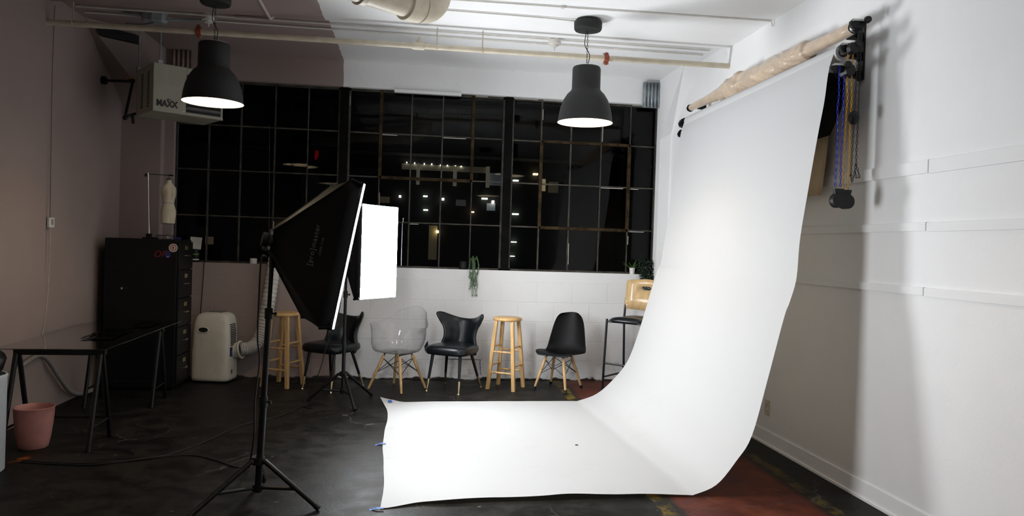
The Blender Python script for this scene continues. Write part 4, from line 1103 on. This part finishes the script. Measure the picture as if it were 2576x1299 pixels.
# hose in the air conditioner's own frame
Ri = (Matrix.Translation((-1.965, 7.80, 0)) @ Matrix.Rotation(radians(-9), 4, 'Z')).inverted()
hp = catmull([Ri @ Vector(p) for p in ((-1.72, 7.83, .325), (-1.62, 7.86, .345), (-1.545, 7.89, .43), (-1.505, 7.905, .58), (-1.47, 7.905, .80), (-1.44, 7.905, 1.05), (-1.41, 7.91, 1.30), (-1.39, 7.95, 1.42))], 22)
rr = [.066+.0045*sin(i*1.6) for i in range(len(hp))]
MB().tube(hp, rr, 20).build('exhaust_hose', m_hose, t, smooth=True, angle=80)

# hanging heater
th = .626
t = thing('unit_heater', 'beige unit heater hanging from the ceiling above the cabinet', 'heater', (-2.299, 6.85, 2.56), th)
W, D, HH = .617, .466, .425
b = MB(); b.box((0, .02, 0), (W, D, HH)); fr = .283
b.box((0, 0, 0), (fr, .03, HH)).box((fr, 0, HH-.062), (W, .03, HH)).box((fr, 0, 0), (W, .03, .028)).box((W-.02, 0, 0), (W, .03, HH)); b.build('casing', m_heater, t, bevel=.004)
MB().box((fr, .012, .028), (W-.02, .022, HH-.062)).build('outlet_recess', m_dark, t)
for k in range(5):
    z = .062+k*.064
    MB().box((fr+.004, -.022, -.001), (W-.024, .022, .001), Matrix.Translation((0, .0, z)) @ Matrix.Rotation(radians(-28), 4, 'X')).build('louvre', m_alu, t)
b = MB()
for yy in (.10, .27):
    for k in range(16): b.box((-.001, yy, .05+k*.02), (.002, yy+.06, .06+k*.02))
b.build('side_vent', m_dark, t)
for x, z in ((.02, .03), (fr-.02, .03), (W-.01, .01), (.02, HH-.02)):
    MB().lathe([(.006, 0), (.005, .003)], 10, Matrix.Translation((x, -.0005, z)) @ Matrix.Rotation(pi/2, 4, 'X')).build('screw', m_steel, t)
LX, LZ = Vector((1, 0, 0)), Vector((0, 0, 1))
lg = text_obj('logo', 'MAXX', .078, m_ink, t, frame(Vector((.118, -.0016, .075)), LX, LZ, Vector((0, -1, 0))) @ Matrix.Diagonal((.80, 1, 1, 1)), .0012, embolden=.0035); lg['label'] = 'black MAXX lettering'
text_obj('logo_small_text', 'BIG', .022, m_ink, t, frame(Vector((.135, -.0016, .115)), LX, LZ, Vector((0, -1, 0))), .001)
MB().prism([(.155, .064), (.165, .078), (.155, .092), (.145, .078)], -.0052, -.0034, axis=1).build('logo_flame', m_orange, t)
Rh = (Matrix.Translation((-2.299, 6.85, 2.56)) @ Matrix.Rotation(th, 4, 'Z')).inverted()
for p in ((-2.262, 6.90), (-2.555, 7.23), (-1.86, 7.22)):
    q = Rh @ Vector((p[0], p[1], 2.98)); e = Rh @ Vector((p[0], p[1], ZCR))
    MB().tube([q-Vector((0, 0, .03)), e], .007, 8).build('hanging_rod', m_galv, t); MB().box((q.x-.02, q.y-.012, HH-.02), (q.x+.02, q.y+.012, HH+.03)).build('rod_clip', m_galv, t, bevel=.002)
# gas pipe to the heater
t = thing('gas_pipe', 'black iron gas pipe from the pink wall to the hanging heater', 'pipe', (0, 0, 0))
b = MB(); b.tube([(XL-.03, 7.40, 2.905), (-2.66, 7.27, 2.885)], .013, 10); b.tube([(XL-.03, 7.40, 2.905), (XL+.0, 7.39, 2.905)], .04, 12); b.tube([(-2.60, 7.22, 2.895), (-2.655, 7.20, 2.545)], .012, 10); b.tube([(-2.665, 7.195, 2.535), (-2.60, 7.24, 2.575)], .014, 10); b.tube([(-2.60, 7.23, 2.575), (-2.595, 7.23, 2.49)], .013, 10); b.ellipsoid((-2.655, 7.20, 2.535), (.022, .022, .022), 12, 8); b.tube([(-2.66, 7.27, 2.885), (-2.60, 7.23, 2.885)], .017, 10); b.tube([(-2.60, 7.235, 2.575), (-2.54, 7.25, 2.60)], .013, 10)
b.build('pipe_run', m_black, t, smooth=True)
q = MB().box((-2.66, 7.225, 2.905), (-2.61, 7.255, 2.918)).build('valve_lever', m_orange, t, bevel=.002); q['label'] = 'orange valve lever'
# dark strip across the haunch under the ceiling
b = MB(); b.hexa([(-2.86, 7.10, 3.255), (-2.60, 7.33, 3.255), (-2.60, 7.40, 3.255), (-2.86, 7.17, 3.255), (-2.86, 7.03, 3.325), (-2.60, 7.29, 3.325), (-2.60, 7.36, 3.325), (-2.86, 7.10, 3.325)])
tag(b.build('dark_strip', m_dark), 'dark strip at the top of the pink pillar', 'vent')

# left wall: thermostat with its wire, grey conduit
t = thing('thermostat', 'small white thermostat on the pink wall', 'thermostat', (XL, 6.385, 1.54))
MB().box((0, -.042, -.04), (.022, .042, .04)).build('case', m_wplas, t, bevel=.004)
b = MB()
for k in range(5): b.box((.0215, -.02, -.015+k*.009), (.0232, .02, -.011+k*.009))
b.build('vent_slot', m_dark, t)
b = MB(); b.tube([(.008, 0, .03), (.008, -.02, 1.15), (.008, -.005, 1.74)], .006, 8); b.build('cable_cover', m_pink, t)
b = MB(); b.tube(catmull([(.006, 0, -.03), (.006, .002, -.3), (.006, -.03, -.7), (.006, -.11, -.95)], 5), .0035, 6); b.build('wire', m_conduit_pk, t)
b = MB(); P = catmull([(XL+.02, 5.2, .30), (XL+.02, 5.82, .418), (XL+.02, 6.10, .478), (XL+.02, 6.25, .485), (XL+.02, 6.38, .42), (XL+.02, 6.55, .27), (XL+.02, 6.72, .13), (XL+.02, 6.88, .055), (XL+.02, 7.0, .03), (XL+.02, 7.15, .022), (XL+.05, 7.27, .022)], 6)
b.tube(P, .018, 10); tag(b.build('flexible_conduit', m_hosegrey, None, smooth=True), 'grey flexible conduit arching along the pink wall under the desk', 'conduit')

# waste bin, white drum with bag
t = thing('waste_bin', 'pink plastic waste bin under the glass desk', 'bin', (-2.512, 5.36, 0))
MB().lathe([(.001, .002), (.078, .002), (.082, 0), (.088, .006), (.100, .06), (.113, .15), (.119, .22), (.121, .270), (.124, .274), (.121, .277), (.116, .272), (.112, .2), (.095, .06), (.08, .012), (.001, .012)], 44, None, False, False).build('bin', m_bucket, t, smooth=True, angle=60)
t = thing('white_drum', 'white cylindrical bin with a black bag bulging over its top, cut by the frame', 'bin', (-2.577, 4.80, 0))
MB().lathe([(.001, 0), (.145, 0), (.152, .008), (.156, .57), (.16, .58), (.156, .592), (.148, .59), (.146, .4), (.001, .4)], 44, None, False, False).build('drum', m_binwhite, t, smooth=True, angle=60)
b = MB(); b.ellipsoid((0, 0, 0), (1, 1, 1), 28, 16)
for v in b.bm.verts:
    k = 1+.10*noise.noise(v.co*2.3)+.05*noise.noise(v.co*6); v.co = Vector((v.co.x*.146*k, v.co.y*.146*k, .66+v.co.z*.115*k))
b.build('bin_bag', M('black_bin_bag', (.006, .006, .006), .35, 0, .2), t, smooth=True, angle=80)

# cables
b = MB(); b.tube(catmull([(-.80, 4.22, 1.36), (-.835, 4.25, 1.345), (-.842, 4.25, 1.1), (-.843, 4.25, .9), (-.829, 4.25, .776), (-.848, 4.25, .57), (-.853, 4.27, .35), (-.90, 4.40, .15), (-1.0, 4.83, .012), (-1.083, 4.854, .006), (-1.243, 5.005, .006), (-1.424, 5.119, .006), (-1.606, 5.062, .012), (-1.923, 4.93, .006), (-2.161, 4.938, .006), (-2.41, 4.99, .006)], 7), .0048, 8)
tag(b.build('power_cord', m_cable, None, smooth=True), 'black power cord dropping from the nearest softbox and running over the floor', 'cord')
b = MB(); b.tube(catmull([(-.62, 6.89, 1.20), (-.65, 6.9, .85), (-.696, 6.9, .65), (-.756, 6.9, .503), (-.81, 6.9, .283), (-.877, 6.9, .118), (-.93, 6.86, .012), (-.90, 6.62, .006), (-.84, 6.55, .006), (-.83, 6.62, .006), (-.89, 6.66, .016), (-1.0, 6.36, .006), (-1.107, 6.164, .006), (-1.296, 5.903, .006), (-1.418, 5.477, .006), (-1.60, 5.10, .006), (-1.923, 4.965, .006), (-2.161, 4.965, .006), (-2.42, 5.03, .006)], 7), .0042, 8)
tag(b.build('power_cord', m_cable, None, smooth=True), 'black power cord dropping from the glowing softbox and running over the floor', 'cord')

# ================================================================== plants on the sill
def leaf_strip(b, base, d, L, w, droop, n=6):
    side = Vector((-d.y, d.x, 0)); side = side.normalized() if side.length > 1e-4 else Vector((1, 0, 0)); r1, r2 = [], []
    for i in range(n+1):
        q = i/n; p = base+d*L*q+Vector((0, 0, -droop*q*q)); ww = w*(1-q)**.6*(.5+.5*min(1, q*5))
        r1.append(p-side*ww); r2.append(p+side*ww)
    b.grid([r1, r2])
t = thing('potted_plant', 'spiky green plant in a small white pot on the window sill', 'plant', (2.452, 8.03, SILL))
MB().lathe([(.001, 0), (.026, 0), (.028, .004), (.033, .066), (.031, .07), (.028, .066), (.028, .056), (.001, .056)], 8, None, False, False).build('pot', m_wplas, t)
b = MB(); rr = random.Random(4)
for i in range(20):
    a = rr.uniform(0, 2*pi); e = rr.uniform(.35, 1.35); leaf_strip(b, Vector((.008*cos(a), .008*sin(a), .055)), Vector((cos(a)*cos(e), sin(a)*cos(e)*.45, sin(e))), rr.uniform(.08, .15), .005, rr.uniform(.0, .04))
b.build('leaves', m_green, t, solid=.001)
t = thing('potted_plant', 'bushy dark ivy in a hidden pot by the white corner of the sill', 'plant', (2.60, 7.97, SILL))
MB().lathe([(.001, .0), (.05, 0), (.062, .09), (.056, .09), (.05, .01), (.001, .01)], 20, None, False, False).build('pot', m_blackm, t, loc=(-.01, .06, 0))
b = MB(); rr = random.Random(9)
for i in range(1500):
    x, y, z = rr.uniform(-.10, .085), rr.uniform(-.045, .10), rr.uniform(-.12, .165)
    if z < .0 and y > .0: y = rr.uniform(-.05, .0)
    if z < 0: x *= .8
    if i % 5 == 0: x, y, z = rr.uniform(-.05, .07), rr.uniform(-.052, -.03), rr.uniform(-.23, -.08)
    s = rr.uniform(.006, .010); R = Matrix.Translation((x, y, z)) @ Matrix.Rotation(rr.uniform(0, 6.3), 4, 'Z') @ Matrix.Rotation(rr.uniform(.2, 1.8), 4, 'X')
    b.add([(0, -s, 0), (s, -.3*s, .2*s), (.6*s, .5*s, 0), (0, s*1.2, -.15*s), (-.6*s, .5*s, 0), (-s, -.3*s, .2*s)], [(0, 1, 2, 3), (0, 3, 4, 5)], R)
b.build('foliage', m_ivy, t)
t = thing('potted_plant', 'trailing grey-green plant spilling from the sill down the white wall', 'plant', (.655, 8.03, SILL))
MB().lathe([(.001, 0), (.030, 0), (.036, .085), (.032, .085), (.026, .01), (.001, .01)], 20, None, False, False).build('pot', m_blackm, t)
b = MB(); lf = MB(); rr = random.Random(12)
for i in range(15):
    a = rr.uniform(-.9, .9); x0 = rr.uniform(-.025, .03); L = rr.choice([.08, .16, .2, .22, .27])
    P = [(x0*.5, 0, .085), (x0+.02*a, -.03, .115+rr.uniform(0, .03)), (x0*1.5+.03*a, -.062, .06), (x0*1.5+.025*a, -.063, -.02)]+[(x0*1.3+.012*sin(k*2+i)+.008*k*a*.4, -.062+rr.uniform(-.008, .004), -.02-L*k/4) for k in range(1, 5)]
    C = catmull(P, 5); b.tube(C, .0013, 5)
    for p in C:
        for q in range(2):
            s = rr.uniform(.004, .008); R = Matrix.Translation(p) @ Matrix.Rotation(rr.uniform(0, 6.3), 4, 'Z') @ Matrix.Rotation(rr.uniform(.2, 2.2), 4, 'X')
            lf.add([(0, 0, 0), (s*.6, s, 0), (0, 2.2*s, .2*s), (-s*.6, s, 0)], [(0, 1, 2, 3)], R)
b.build('stem', m_green2, t); lf.build('leaves', m_green2, t)
t = tag(MB().lathe([(.001, 0), (.042, 0), (.046, .01), (.046, .085), (.043, .088), (.040, .08), (.001, .078)], 28, None, False, False).build('plant_pot', m_blackm, None, smooth=True, angle=50, loc=(.545, 8.03, SILL)), 'empty black pot on the sill beside the trailing plant', 'pot')
